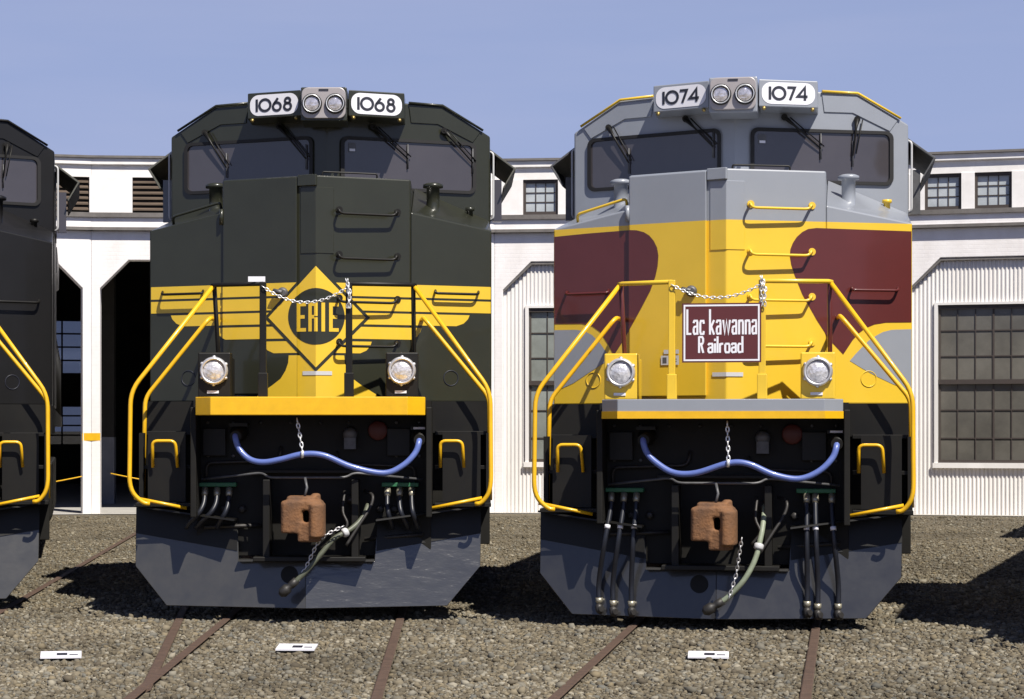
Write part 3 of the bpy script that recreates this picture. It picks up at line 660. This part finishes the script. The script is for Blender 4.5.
            MB().tube([(qx, wind_y(qx) - .022, qz - .10), (qx, wind_y(qx) - .022, qz + .14)], .007, 6).build('blade', M['dull'], wv)
        # side sun shade, mirror panel and corner grab
        f = MB(); pr = [(1.575, 4.43), (1.83, 4.24), (1.71, 4.04), (1.70, 4.05), (1.805, 4.235), (1.575, 4.405)]
        f.prism(pr, 3.35, 4.95, lambda p, t: (s * p[0], t, p[1])); P(f, 'sun_shade', M['olive'] if key != 'lack' else M['dull'], bevel=.003, seg=1)
        P(MB().box(*sorted((s * 1.60, s * 1.69)), 3.45, 3.49, 3.72, 4.14), 'wind_deflector', M['glass'] if key != 'lack' else M['dull'])
        P(MB().tube(bez([(s * 1.57, 3.3, 4.40), (s * 1.605, 3.28, 4.38), (s * 1.605, 3.28, 3.74), (s * 1.57, 3.3, 3.72)], .03), .011, 6), 'corner_grab', M['pale'])
        # cab side window
        f = MB(); f.box(*sorted((s * 1.569, s * 1.58)), 3.5, 4.8, 3.72, 4.36); g = P(f, 'side_window', M['rubber']); MB().box(*sorted((s * 1.574, s * 1.585)), 3.56, 4.74, 3.78, 4.30).build('pane', M['glass'], g)
    # sticker in the right windshield
    f = MB(); f.add([(x, wind_y(x) - .0075, z) for x, z in rrect(.205, .275, 4.31, 4.40, .01)], [list(range(28))]); f.add([(x, wind_y(x) - .009, z) for x, z in ((.215, 4.318), (.268, 4.318), (.268, 4.342), (.215, 4.342))], [(0, 1, 2, 3)], 1); P(f, 'sticker', [M['dull'], M['whitepl']])
    # headlight
    f = MB().box(-.215, .215, 2.06, 2.5, 4.53, 4.85); P(f, 'headlight_box', B_, bevel=.012)
    f = MB().prism(rrect(-.205, .205, 4.555, 4.843, .06), 2.03, 2.062, lambda p, t: (p[0], t, p[1])); hp = P(f, 'headlight_plate', M['silver'], bevel=.006)
    f = MB().box(-.045, .045, 2.024, 2.034, 4.812, 4.828); f.build('vent_slot', M['ink'], hp)
    for x in (-.108, .108):
        f = MB().lathe((x, 2.03, 4.69), (0, -1, 0), [(.095, 0), (.094, .024), (.086, .03), (.083, .02)], 28, 1); f.lathe((x, 2.026, 4.69), (0, -1, 0), [(.086, .012), (.084, .034), (.077, .036), (.075, .012)], 28, 0); hl = P(f, 'headlight', [M['chrome'], M['rubber']])
        f = MB().lathe((x, 2.03, 4.69), (0, -1, 0), [(.078, .012), (.07, .018), (.045, .026), (.02, .03), (0, .031)], 24); f.build('lens', M['headlens'], hl)
    # --- porch, anticlimber
    f = MB().prism([(-.975, .16), (-.83, 0), (.83, 0), (.975, .16), (.975, .4), (-.975, .4)], 1.77, 1.925, lambda p, t: (p[0], p[1], t)); P(f, 'anticlimber', S['anti'], bevel=.006)
    if S.get('anti2'):
        f = MB().prism([(-.978, .162), (-.832, -.004), (.832, -.004), (.978, .162), (.978, .39), (-.978, .39)], 1.768, 1.828, lambda p, t: (p[0], p[1], t)); P(f, 'edge_stripe', S['anti2'])
    f = MB().box(-1.02, 1.02, .4, 1.62, 1.84, 1.90); f.box(-1.56, 1.56, 1.1, 5, 1.62, 1.90); P(f, 'porch_deck', M['black'])
    # pilot face and pockets
    f = MB(); f.box(-1.02, 1.02, .62, .75, .55, 1.84); f.box(-1.03, -.98, .25, 1.1, .9, 1.84); f.box(.98, 1.03, .25, 1.1, .9, 1.84); f.box(-1.54, 1.54, 1.28, 1.36, .62, 1.62)
    P(f, 'pilot', M['under'], bevel=.008)
    f = MB()
    for x in (-.86, .74): f.box(x - .10, x + .10, .56, .63, 1.42, 1.66)
    f.box(-.55, .5, .5, .63, 1.27, 1.30); f.box(-.42, -.36, .35, .63, .55, 1.22); f.box(.34, .40, .35, .63, .55, 1.22); f.box(-.5, .46, .3, .62, .52, .56); P(f, 'coupler_pocket', M['black'], bevel=.006)
    for pp, rr in ((bez([(-.93, .60, 1.12), (-.93, .57, 1.36), (-.30, .57, 1.38), (-.28, .6, 1.5)], .06), .014), (bez([(.88, .60, 1.10), (.88, .57, 1.33), (.22, .57, 1.35), (.2, .6, 1.46)], .06), .012), ([(-.95, .6, .80), (-.45, .57, .82)], .018), ([(.44, .58, .70), (.95, .6, .74)], .018)):
        P(MB().tube(pp, rr, 6), 'air_pipe', M['gl'])
    for x in (-.78, -.62, .58, .70): P(MB().lathe((x, .62, .96), (0, -1, 0), [(.035, 0), (.035, .05), (.02, .06), (0, .06)], 6), 'pipe_plug', M['gl'])
    f = MB()
    for x in (-.92, -.70, -.46, -.2, .06, .3, .52, .72, .92):
        for z in (1.71, 1.42 if abs(x) > .6 else 1.71): f.lathe((x, .621, z), (0, -1, 0), [(.016, 0), (.016, .014), (0, .016)], 6)
    P(f, 'bolt_row', M['dull'])
    # steps
    for s in (-1, 1):
        for z, y0, y1 in ((.98, .52, .86), (1.30, .78, 1.05), (1.60, .95, 1.28)):
            f = MB().box(*sorted((s * 1.05, s * 1.54)), y0, y1, z, z + .035); P(f, 'step', M['black'], bevel=.004, seg=1)
        f = MB().box(*sorted((s * 1.50, s * 1.54)), .75, 1.28, .98, 1.62); P(f, 'step_side', M['under'])
        xa, xb = (-1.40, -1.20) if s < 0 else (1.10, 1.29)
        f = MB().tube(bez([(xa, .62, 1.32), (xa, .58, 1.55), (xb, .58, 1.55), (xb + .015, .62, 1.32)], .05), .015, 8); P(f, 'step_grab', S['rail'])
        f = MB().box(*sorted((s * 1.12, s * 1.45)), .66, .7, 1.02, 1.63); P(f, 'step_panel', M['black'])
        f = MB().tube([(s * 1.50 - .04, .46, 1.06), (s * 1.05 - .035, .46, .97)], .015, 8); P(f, 'step_bar', S['rail'])
        # handrails
        f = MB().tube(bez([(s * .87, .62, 2.90), (s * 1.55 - .018, .44, 1.98), (s * 1.555 - .018, .40, 1.13), (s * 1.46, .42, 1.015), (s * 1.40, .43, 1.01)], .12), .0195, 10); P(f, 'handrail', S['rail'])
        f = MB().tube(bez([(s * .93, nose_y(.93), 2.64), (s * .95, 1.0, 2.64), (s * 1.52 + .01, .92, 1.93), (s * 1.525 + .01, .82, 1.03)], .08), .0195, 10); P(f, 'handrail', S['rail'])
        xc = -.40 if s < 0 else .33
        f = MB().tube([(s * .885, .625, 2.90), (s * .855, .60, 2.905), (xc, .15, 2.885)], .019, 8); P(f, 'top_bar', PO)
        f = MB(); f.box(xc - .028, xc + .028, .125, .175, 1.925, 2.9); f.box(xc - .04, xc + .04, .115, .185, 1.925, 2.13); P(f, 'stanchion', PO, bevel=.006)
        f = MB().tube([(s * .865, .98, 1.9), (s * .865, .95, 2.3), (s * .865, .62, 2.9)], .02, 8); P(f, 'stanchion', S['outer_post'])
        # ditch light
        xl = s * .81 - .04
        f = MB().prism([(xl - .14, 1.925), (xl + .14, 1.925), (xl + .14, 2.315), (xl - .14, 2.315)], .47, .66, lambda p, t: (p[0], t, p[1]))
        f.box(xl - .13, xl + .13, .66, .95, 1.925, 2.28); dl = P(f, 'ditch_light', S['box'], bevel=.012)
        f = MB().lathe((xl, .47, 2.155), (0, -1, 0), [(.122, 0), (.122, .03), (.112, .06), (.10, .064), (.094, .03)], 32)
        for q in range(6):
            an = 2 * math.pi * q / 6 + .5; f.lathe((xl + .118 * math.cos(an), .47, 2.155 + .118 * math.sin(an)), (0, -1, 0), [(.016, 0), (.016, .035), (0, .039)], 8)
        f.build('bezel', M['steel'], dl)
        f = MB().lathe((xl, .47, 2.155), (0, -1, 0), [(.095, .03), (.085, .045), (.055, .058), (.022, .066), (0, .067)], 28); f.build('lens', M['lens'], dl)
        f = MB().box(xl - .06, xl + .04, .462, .471, 1.962, 1.985); f.build('label_strip', M['whitepl'], dl)
    # safety chain
    f = MB(); sag = S['sag']
    pts = [(-.40 + .73 * t / 14, .11, 2.86 - sag * 4 * (t / 14) * (1 - t / 14)) for t in range(15)]
    chain(f, pts)
    for q in range(3): chain(f, [(.33 + random.uniform(-.03, .04), .10, 2.92), (.34 + random.uniform(-.02, .03), .09, 2.80), (.335 + random.uniform(-.02, .02), .10, 2.68)])
    P(f, 'safety_chain', M['chrome'])
    # plow
    def py(x, z): return .34 + .16 * abs(x) + .22 * (z - .1)
    th = .025
    def PP(mb, name, m, **k):
        mb.v = [(x * 1.012 - .055, y, z) for x, y, z in mb.v]
        return P(mb, name, m, **k)
    for s in (-1, 1):
        outl = [(0, .115), (s * 1.20, .125), (s * 1.485, .46), (s * 1.495, .97), (s * .60, .86), (s * .58, .51), (0, .51)]
        f = MB(); f.prism(outl, 0, th, lambda p, t: (p[0], py(p[0], p[1]) + t, p[1])); PP(f, 'plow', M['plow_wavy'] if (key == 'erie' and s > 0) else M['plow_dark'] if key == 'lack' else M['plow'], bevel=.004, seg=1)
        f = MB(); f.prism([(s * .60, .866), (s * 1.495, .978), (s * 1.495, .992), (s * .60, .88)], 0, 1, lambda p, t: (p[0], py(p[0], p[1]) + (.2 if t else -(.30 - .12 * (abs(p[0]) - .6) / .9)), p[1])); PP(f, 'plow_lip', M['black'])
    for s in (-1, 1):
        f = MB(); f.prism([(s * .60, .862), (s * .597, .60), (s * 1.49, .745), (s * 1.492, .965)], -.008, -.001, lambda p, t: (p[0], py(p[0], p[1]) + t, p[1])); PP(f, 'plow_shade_sheet', M['black'])  # black sheet standing in for the shade cast on the upper plow
    f = MB().prism([(-.58, .512), (.58, .512), (.58, .53), (-.58, .53)], 0, .2, lambda p, t: (p[0], py(.3, .5) - .03 + t, p[1])); PP(f, 'plow_shelf', M['plow'])
    f = MB(); f.prism(circ(-.14, .40, .075, 20) if key != 'third' else circ(-.14, .4, .07, 20), -.003, .01, lambda p, t: (p[0], py(p[0], p[1]) + t, p[1])); PP(f, 'plow_cover', M['under'])
    # coupler
    cz0, cz1 = .71, 1.09; cxx = -.04
    f = MB()
    fr_ = lambda p, t: (cxx + p[0], p[1], t)
    # guard arm block, arched bridge above and below the throat, rounded knuckle with its nose curling to the left
    f.prism([(-.215, -.03), (-.19, -.055), (-.04, -.075), (-.012, -.05), (-.012, .32), (-.21, .30)], cz0 + .055, cz1 - .045, fr_)
    kn = [(.045, -.085)] + [(.095 + .085 * math.cos(q), -.03 + .095 * math.sin(q)) for q in [R(-110 + 17 * k) for k in range(8)]] + [(.185, .1), (.16, .28), (.045, .30)]
    f.prism(kn, cz0 + .02, cz1 - .055, fr_)
    f.prism([(-.205, -.03), (-.12, -.062), (.04, -.08), (.115, -.075), (.155, -.03), (.165, .1), (.14, .3), (-.2, .3)], cz1 - .115, cz1 - .028, fr_)
    f.prism([(-.16, -.02), (.03, -.05), (.10, -.04), (.13, .06), (.12, .3), (-.17, .3)], cz1 - .03, cz1 + .012, fr_)
    f.prism([(-.06, -.06), (.06, -.085), (.13, -.06), (.15, .05), (.13, .3), (-.07, .3)], cz0 - .025, cz0 + .155, fr_)
    f.lathe((cxx + .10, .03, cz1 - .06), (0, 0, 1), [(.045, 0), (.045, .085), (.03, .1), (0, .1)], 14, 0)
    f.box(cxx - .10, cxx + .08, .28, .75, .78, 1.02)
    cp_ = P(f, 'coupler', M['rust'])
    rm = cp_.modifiers.new('cast', 'REMESH'); rm.mode = 'VOXEL'; rm.voxel_size = .009; rm.use_smooth_shade = True
    sm_ = cp_.modifiers.new('soft', 'SMOOTH'); sm_.factor = .5; sm_.iterations = 9
    cp_.data.transform(Matrix.Translation((cxx, .05, .9)) @ Matrix.Diagonal((.93, 1, .92, 1)) @ Matrix.Translation((-cxx, 0, -.9)))
    f = MB().tube(bez([(-.95, .42, 1.22), (-.42, .30, 1.28), (-.36, .22, 1.24), (.30, .22, 1.24), (.36, .3, 1.28), (.95, .42, 1.22)], .06), .011, 6); f.tube([(cxx, .1, 1.24), (cxx + .02, .05, 1.16), (cxx, .05, 1.08)], .012, 6); P(f, 'uncoupling_lever', M['dull'])
    # blue jumper cable
    cb = S['cable']
    f = MB().tube(spline([(-.64, .52, 1.635), (-.645, .24, 1.60), (-.61, .2, 1.49), (-.52, .17, 1.40), cb[0], cb[1], cb[2], cb[3], cb[4], (.62, .14, 1.28), (.78, .16, 1.34), (.89, .19, 1.45), (.925, .24, 1.56), (.925, .5, 1.60)], 6), .026, 10); P(f, 'jumper_cable', M['blue'])
    for x, z in ((-.64, 1.63), (.925, 1.60)):
        f = MB().lathe((x, .62, z), (0, -1, -.1), [(.075, 0), (.075, .12), (.05, .14), (.048, .40)], 18); f.box(x - .08, x + .08, .44, .62, z + .045, z + .075); rc = P(f, 'receptacle', M['black'])
        if x > 0: MB().box(x - .055, x + .045, .425, .44, z + .052, z + .07).build('nameplate', M['whitepl'], rc)
    f = MB(); cx0 = cb[2]; chain(f, [(cx0[0] - S['chx'], .13, 1.74), (cx0[0], cx0[1], cx0[2] + .02)], .036, .006); f.tube([(cx0[0], cx0[1] - .03, cx0[2] - .03), (cx0[0], cx0[1] - .035, cx0[2] + .03)], .014, 6); P(f, 'cable_chain', M['chrome'])
    f = MB().lathe((.56, .62, 1.64), (0, -1, 0), [(.085, 0), (.085, .05), (.075, .06), (0, .06)], 24); P(f, 'red_cover', M['redglass'])
    f = MB().lathe((.32, .62, 1.62), (0, -1, -.2), [(.06, 0), (.06, .1), (.03, .12), (0, .12)], 14); f.box(.27, .37, .5, .62, 1.48, 1.58); P(f, 'fitting', M['dull'])
    # air hoses under green brackets
    for s in (-1, 1):
        xs0, xs1 = (-.985, -.665) if s < 0 else (.595, .915)
        br_ = P(MB().box(xs0, xs1, .50, .62, 1.155, 1.19), 'hose_bracket', M['gbracket'], bevel=.004, seg=1)
        for i in range(3):
            x = xs0 + .05 + i * .105
            if s > 0 and S['long']: x = (.70, .77, .905)[i] - .02
            if S['long']:
                zb = (.24, .22, .22)[i]; xe = x + ((-.10, -.085, -.035)[i] if s < 0 else (.005, .02, .05)[i]); yb = py(abs(xe), .3) - .06
                pa = spline([(x, .52, 1.15), (x, .46, 1.02), (x + (xe - x) * .4, .38, .75), (xe, yb, .42), (xe, yb, zb)], 5)
            else:
                dx = (-.16, -.18, -.10)[i] if s < 0 else (.04, .07, .05)[i]; zb = .72
                pa = spline([(x, .52, 1.15), (x, .44, 1.02), (x + dx * .25, .40, .93), (x + dx * .7, .44, .86), (x + dx, .52, .80)], 5)
            ho = P(MB().tube(pa, .0215, 8), 'air_hose', M['hose'])
            g = MB(); p0 = pa[3]; g.lathe(pa[1], pa[4] - pa[1], [(.028, -.02), (.03, .03), (.024, .06)], 10)
            g.build('ferrule', M['fit'], ho)
            if S['long']:
                mid = pa[int(len(pa) * .42)]; t = (pa[int(len(pa) * .42) + 1] - mid); MB().lathe(mid, t, [(.0245, -.016), (.0245, .016)], 10).build('white_band', M['whitepl'], ho)
                g = MB(); e = pa[-1]; g.lathe(e + Vector((0, 0, .03)), (0, 0, -1), [(.03, 0), (.03, .03), (.02, .05)], 10, 1); g.lathe(e + Vector((0, -.01, -.05)), (.15, -.4, -.9), [(.02, -.03), (.032, -.01), (.03, .03), (.02, .05)], 10); g.lathe(e + Vector((.012, -.03, -.06)), (.6, -.8, 0), [(.024, -.02), (.024, .025)], 10); g.tube([e + Vector((0, 0, -.02)), e + Vector((.01, -.02, -.07)), e + Vector((.03, -.02, -.1))], .018, 6)
                g.build('gladhand', [M['gl'], M['fit']], ho)
    # brake pipe hose with chain
    if S['long']:
        pa = spline([(.34, .45, 1.05), (.33, .3, .9), (.31, .24, .78), (.27, .2, .62), (.18, .18, .45), (.05, .2, .31), (-.04, .2, .25)], 6); ch = [(.17, .06, .80), (.12, .16, .5), (.06, .18, .30)]; m = M['palehose']
    else:
        pa = spline([(.48, .45, 1.0), (.44, .36, .9), (.34, .28, .80), (.2, .22, .72), (.08, .18, .58), (-.05, .16, .43), (-.16, .16, .33)], 6); ch = [(.28, .15, .83), (.12, .12, .75), (.06, .13, .68), (-.04, .16, .47), (-.10, .15, .37)]; m = M['olivehose']
    bh = P(MB().tube(pa, .0225, 10), 'brake_hose', m)
    g = MB(); e = pa[-1]; d = (pa[-1] - pa[-2]).normalized(); g.lathe(e, d, [(.034, -.06), (.034, 0), (.025, .02), (.045, .04), (.045, .10), (.02, .13)], 12); g.build('gladhand', M['gl'], bh)
    g = MB(); g.lathe(pa[14], pa[15] - pa[14], [(.032, -.02), (.04, -.01), (.04, .02), (.032, .03)], 12); g.build('collar', M['pale'], bh)
    f = MB(); chain(f, ch, .034, .005); P(f, 'hose_chain', M['steel'])
    f = MB().tube(spline([(.45, .5, 1.12), (.52, .4, 1.08), (.50, .36, .98), (.40, .3, .82), (.30, .26, .66)], 6), .014, 8); f.tube(spline([(.28, .4, 1.12), (.27, .3, .95), (.31, .26, .84), (.24, .25, .74)], 5), .012, 8); f.lathe((.33, .58, 1.04), (0, -1, 0), [(.05, 0), (.05, .04), (.025, .06), (.025, .1), (0, .1)], 12)
    P(f, 'angle_cock', M['gl'])
    # --- long hood, frame, tank, trucks
    f = MB(); f.prism([(-.92, 1.9), (-.92, 4.45), (-.75, 4.62), (.75, 4.62), (.92, 4.45), (.92, 1.9)], 5.7, 21.0, lambda p, t: (p[0], t, p[1]))
    f.prism([(-.92, 3.75), (-1.5, 4.2), (-1.5, 4.62), (1.5, 4.62), (1.5, 4.2), (.92, 3.75)], 16.5, 20.9, lambda p, t: (p[0], t, p[1] + .02)); lh = P(f, 'long_hood', B_, bevel=.01)
    f = MB()
    for s in (-1, 1):
        for q in range(14): f.box(*sorted((s * .921, s * .935)), 5.9 + q * .72, 6.55 + q * .72, 2.0, 3.9)
    P(f, 'hood_doors', B_)
    f = MB()
    for y in (17.2, 18.6, 20.0): f.lathe((0, y, 4.63), (0, 0, 1), [(.6, 0), (.6, .12), (.5, .14), (.15, .12), (0, .12)], 24)
    f.box(-.3, .3, 10.2, 11.3, 4.62, 4.85); P(f, 'roof_fans', M['dull'])
    f = MB(); f.box(-1.55, 1.55, 5.0, 22, 1.72, 1.9); f.box(-.9, .9, 1.4, 21.8, 1.1, 1.72); P(f, 'underframe', M['under'])
    f = MB()
    for s in (-1, 1):
        f.tube([(s * 1.52, 5.75, 2.9), (s * 1.52, 21.9, 2.9)], .018, 6)
        for q in range(10): f.tube([(s * 1.52, 5.8 + q * 1.78, 1.9), (s * 1.52, 5.8 + q * 1.78, 2.9)], .016, 6)
    P(f, 'walkway_rail', S['rail'] if key != 'third' else M['black'])
    f = MB().prism([(-1.5, .55), (-1.3, .25), (1.3, .25), (1.5, .55), (1.5, 1.25), (-1.5, 1.25)], 8.7, 14.3, lambda p, t: (p[0], t, p[1])); P(f, 'fuel_tank', M['under'], bevel=.03)
    for y0 in (2.3, 15.6):
        f = MB()
        for s in (-1, 1):
            f.prism([(y0 + .1, .75), (y0 + .6, .42), (y0 + 4.4, .42), (y0 + 4.9, .75), (y0 + 4.9, 1.05), (y0 + .1, 1.05)], s * .98, s * 1.16, lambda p, t: (t, p[0], p[1]))
            for q in range(3): f.lathe((s * 1.16, y0 + .75 + q * 1.75, .6), (s, 0, 0), [(.2, 0), (.2, .1), (.12, .13), (0, .13)], 16)
        tk = P(f, 'truck', M['under'], bevel=.02)
        for q in range(3):
            y = y0 + .75 + q * 1.75; f = MB()
            for s in (-1, 1): f.lathe((s * .69, y, .585), (s, 0, 0), [(.57, 0), (.565, .03), (.535, .035), (.53, .13), (.4, .13), (.35, .09), (.15, .09), (.12, .14), (0, .14)], 28)
            f.tube([(-.7, y, .585), (.7, y, .585)], .1, 12); f.build('wheelset', M['rustrail'], tk)
    return root

# ---- paint schemes
def mirror(poly): return [(-x, z) for x, z in poly][::-1]
def paint_erie(P):
    f = MB()
    rows = [(2.95, 2.836, 1.553, 1.553), (2.815, 2.709, 1.553, 1.553), (2.688, 2.586, 1.36, 1.24), (2.563, 2.456, .925, .835), (2.432, 2.327, .485, .385)]
    for s in (-1, 1):
        for zt, zb, xt, xb in rows:
            zm = (zt + zb) / 2
            def dx(z): return max(.02, (.435 + .035) * (1 - abs(z - 2.645) / .485))
            if xt == xb: pl = [(xt, zt), (xt, zb)]
            else: pl = [(xt, zt), (xt - .12 * (xt - xb), zt - .35 * (zt - zb)), (xt - .45 * (xt - xb), zt - .75 * (zt - zb)), (xb, zb)]
            pl = [(a, b) for a, b in pl] + [(dx(zb), zb)] + ([(dx(2.645), 2.645)] if zb < 2.645 < zt else []) + [(dx(zt), zt)]
            decal(f, [(s * a, b) for a, b in pl], nose_y, .003)
        # flared skirt
        pl = [(0, 2.306), (.245, 2.306), (.25, 2.24), (.275, 2.17), (.32, 2.10), (.40, 2.04), (.52, 1.965), (.545, 1.93), (0, 1.93)]
        decal(f, [(s * a, b) for a, b in pl], nose_y, .003)
    P(f, 'wing_stripes', M['yellow'], fix=False)
    f = MB(); c = 2.645
    decal(f, [(0, c - .487), (.47, c), (0, c + .45), (-.47, c)], nose_y, .0055, mi=0)
    decal(f, [(0, c - .448), (.432, c), (0, c + .447), (-.432, c)], nose_y, .008, mi=1)
    decal(f, circ(0, c + .003, .25, 48), nose_y, .0105, mi=0)
    st = .031; z0, z1 = c - .13, c + .125; zm = c + .0
    def rc(x0, x1, a, b): decal(f, [(x0, a), (x1, a), (x1, b), (x0, b)], nose_y, .013, mi=1)
    for x in (-.172, .115):
        rc(x, x + st, z0, z1)
        for a in (z0, zm - st / 2, z1 - st): rc(x + st, x + .083 - (.012 if a == zm - st / 2 else 0), a, a + st)
    x = -.067; rc(x, x + st, z0, z1); rc(x + st, x + .052, z1 - st, z1); rc(x + st, x + .052, zm - .016, zm - .016 + st)
    rc(x + .052, x + .083, zm + .005, z1); rc(x + .052, x + .083, z0, zm - .006)
    rc(.049, .049 + st, z0, z1)
    P(f, 'emblem', [M['green'], M['yellow']], fix=False)
    P(MB().box(-.53, -.385, .19, .20, 2.905, 2.95), 'rail_tag', M['whitepl'])
def paint_lack(P):
    for mar in LACK_M:
        f = MB(); decal(f, mar, nose_y, .003); P(f, 'maroon_flash', M['maroon'], fix=False)
    for gry in LACK_G:
        f = MB(); decal(f, gry, nose_y, .003); P(f, 'grey_swoop', M['grey'], fix=False)
    f = MB()
    decal(f, [(-.545, 2.33), (-.41, 2.33), (-.41, 2.365), (-.545, 2.365)], nose_y, .008); decal(f, [(-.57, 2.235), (-.41, 2.235), (-.41, 2.315), (-.57, 2.315)], nose_y, .008)
    decal(f, [(-.555, 2.25), (-.52, 2.25), (-.52, 2.3), (-.555, 2.3)], nose_y, .0095, mi=1); decal(f, [(-.50, 2.28), (-.43, 2.28), (-.43, 2.288), (-.50, 2.288)], nose_y, .0095, mi=1); decal(f, [(-.50, 2.26), (-.43, 2.26), (-.43, 2.268), (-.50, 2.268)], nose_y, .0095, mi=1)
    P(f, 'notice_label', [M['pale'], M['dull']], fix=False)
LACK_M = ([(1.555, 3.395), (1.14, 3.40), (.75, 3.405), (.68, 3.395), (.631, 3.368), (.585, 3.325), (.552, 3.273), (.532, 3.22), (.527, 3.16), (.538, 3.09), (.562, 3.01), (.631, 2.835), (.752, 2.616), (.861, 2.446), (.975, 2.324), (1.055, 2.448), (1.11, 2.51), (1.165, 2.553), (1.24, 2.585), (1.337, 2.602), (1.555, 2.607)],
          [(-1.56, 3.398), (-1.25, 3.41), (-.88, 3.417), (-.79, 3.41), (-.725, 3.39), (-.675, 3.358), (-.635, 3.31), (-.605, 3.25), (-.593, 3.18), (-.60, 3.09), (-.62, 3.00), (-.665, 2.88), (-.74, 2.745), (-.83, 2.59), (-.92, 2.45), (-1.0, 2.33), (-1.07, 2.45), (-1.13, 2.54), (-1.20, 2.59), (-1.30, 2.615), (-1.56, 2.62)])
LACK_G = ([(1.555, 2.548), (1.386, 2.54), (1.31, 2.52), (1.251, 2.487), (1.19, 2.445), (1.141, 2.395), (1.08, 2.33), (1.03, 2.27), (1.141, 2.202), (1.251, 2.141), (1.386, 2.076), (1.555, 2.005)],
          [(-1.56, 2.565), (-1.36, 2.563), (-1.273, 2.55), (-1.20, 2.51), (-1.13, 2.44), (-1.08, 2.37), (-1.04, 2.30), (-1.10, 2.26), (-1.25, 2.17), (-1.38, 2.09), (-1.56, 2.015)])
def none(P): pass

WIP = ([((-1.22, 4.55), (-1.02, 4.2)), ((-.47, 4.57), (-.21, 4.29))], [((.44, 4.56), (.77, 4.28)), ((1.10, 4.56), (1.06, 4.22))])
WIP_E = ([((-1.22, 4.55), (-1.0, 4.2)), ((-.47, 4.57), (-.2, 4.24))], [((.44, 4.56), (.77, 4.27)), ((1.12, 4.56), (1.4, 4.26))])
y_, b_, g_ = M['rail_yellow'], M['black'], M['green']
erie = build_loco('erie', dict(label='dark green locomotive with yellow winged diamond emblem on its nose, headlight between 1068 boards', body=g_, nose=g_, low=g_, rail=y_, post=M['black'], outer_post=M['black'], grab=[b_, b_, b_, b_], side_grab=b_, hoodrail=g_, roofrail=g_,
    number='1068', wipers=WIP_E, anti=M['rail_yellow'], box=M['black'], sag=.135, cable=[(-.40, .14, 1.372), (-.25, .12, 1.395), (-.06, .1, 1.44), (.12, .1, 1.43), (.35, .12, 1.335)], chx=.05, long=False, paint=paint_erie))
lack = build_loco('lack', dict(label='grey, yellow and maroon locomotive with 1074 number boards and a hanging sign on its nose', body=M['grey'], nose=M['twotone'], low=M['yellow'], rail=y_, post=M['yellow'], outer_post=M['maroon'], grab=[M['yellow']] * 4, side_grab=M['maroon'], hoodrail=M['yellow'], roofrail=M['yellow'],
    number='1074', wipers=WIP, anti=M['grey'], anti2=M['rail_yellow'], box=M['yellow'], sag=.11, cable=[(-.38, .14, 1.325), (-.20, .12, 1.325), (.06, .1, 1.405), (.22, .1, 1.40), (.42, .12, 1.315)], chx=.01, long=True, paint=paint_lack))
third = build_loco('third', dict(label='black locomotive with a yellow handrail, cut off by the left edge', body=M['plainblack'], nose=M['plainblack'], low=M['plainblack'], rail=y_, post=M['black'], outer_post=M['black'], grab=[b_] * 4, side_grab=b_, hoodrail=b_, roofrail=b_,
    number='', wipers=WIP, anti=M['black'], box=M['black'], sag=.12, cable=[(-.40, .14, 1.372), (-.25, .12, 1.395), (-.06, .1, 1.44), (.12, .1, 1.43), (.35, .12, 1.335)], chx=.05, long=False, paint=none))
def copy_tree(o, parent=None):
    c = o.copy(); col.objects.link(c); c.parent = parent
    if parent: c.matrix_parent_inverse = o.matrix_parent_inverse
    for ch in list(o.children): copy_tree(ch, c)
    return c
fourth = copy_tree(third); fourth.location = LOCS['fourth'][0]; fourth.rotation_euler = (0, 0, R(LOCS['fourth'][1]))
fourth['label'] = 'black locomotive standing just beyond the right edge, only its shadow on the gravel shows'

# ---- hanging railroad sign (hangs from the chain of the grey locomotive)
f = MB(); wS, hS = .636, .482
f.box(-wS / 2, wS / 2, 0, .012, -hS, 0, 0)
def flat(x): return 0
q0 = .012; bw = .0135
for r_ in ((-wS / 2 + q0, wS / 2 - q0, -q0 - bw, -q0), (-wS / 2 + q0, wS / 2 - q0, -hS + q0, -hS + q0 + bw), (-wS / 2 + q0, -wS / 2 + q0 + bw, -hS + q0 + bw, -q0 - bw), (wS / 2 - q0 - bw, wS / 2 - q0, -hS + q0 + bw, -q0 - bw)):
    f.add([(x, -.002, z) for x, z in ((r_[0], r_[2]), (r_[1], r_[2]), (r_[1], r_[3]), (r_[0], r_[3]))], [(0, 1, 2, 3)], 1)
def line(txt, x0, x1, zb, xh, wd, sp):
    sxx = ((x1 - x0) / xh - sp * (len(txt) - 1)) / sum(STROKES[c][0] for c in txt)
    k = 0
    for q in text_quads(txt, x0, zb, xh, wd, sp, sxx):
        if area(q) < 0: q = q[::-1]
        f.add([(x, -.002 - .0004 * (k % 4), z) for x, z in q], [(0, 1, 2, 3)], 1); k += 1
line('Lac kawanna', -.28, .282, -.256, .118, .0165, .13)
line('R ailroad', -.185, .172, -.404, .0765, .0165, .14)
sg = f.build('hanging_sign', [M['maroon'], M['whitepl']], fix=False)
o = lack; a = R(LOCS['lack'][1]); lx, ly, lz = .006, .085, 2.705
sg.location = (o.location.x + lx * math.cos(a) - ly * math.sin(a), o.location.y + lx * math.sin(a) + ly * math.cos(a), o.location.z + lz); sg.rotation_euler = (R(-1), 0, a)
tag(sg, 'maroon sign reading Lackawanna Railroad hung from a chain on the yellow nose', 'sign')
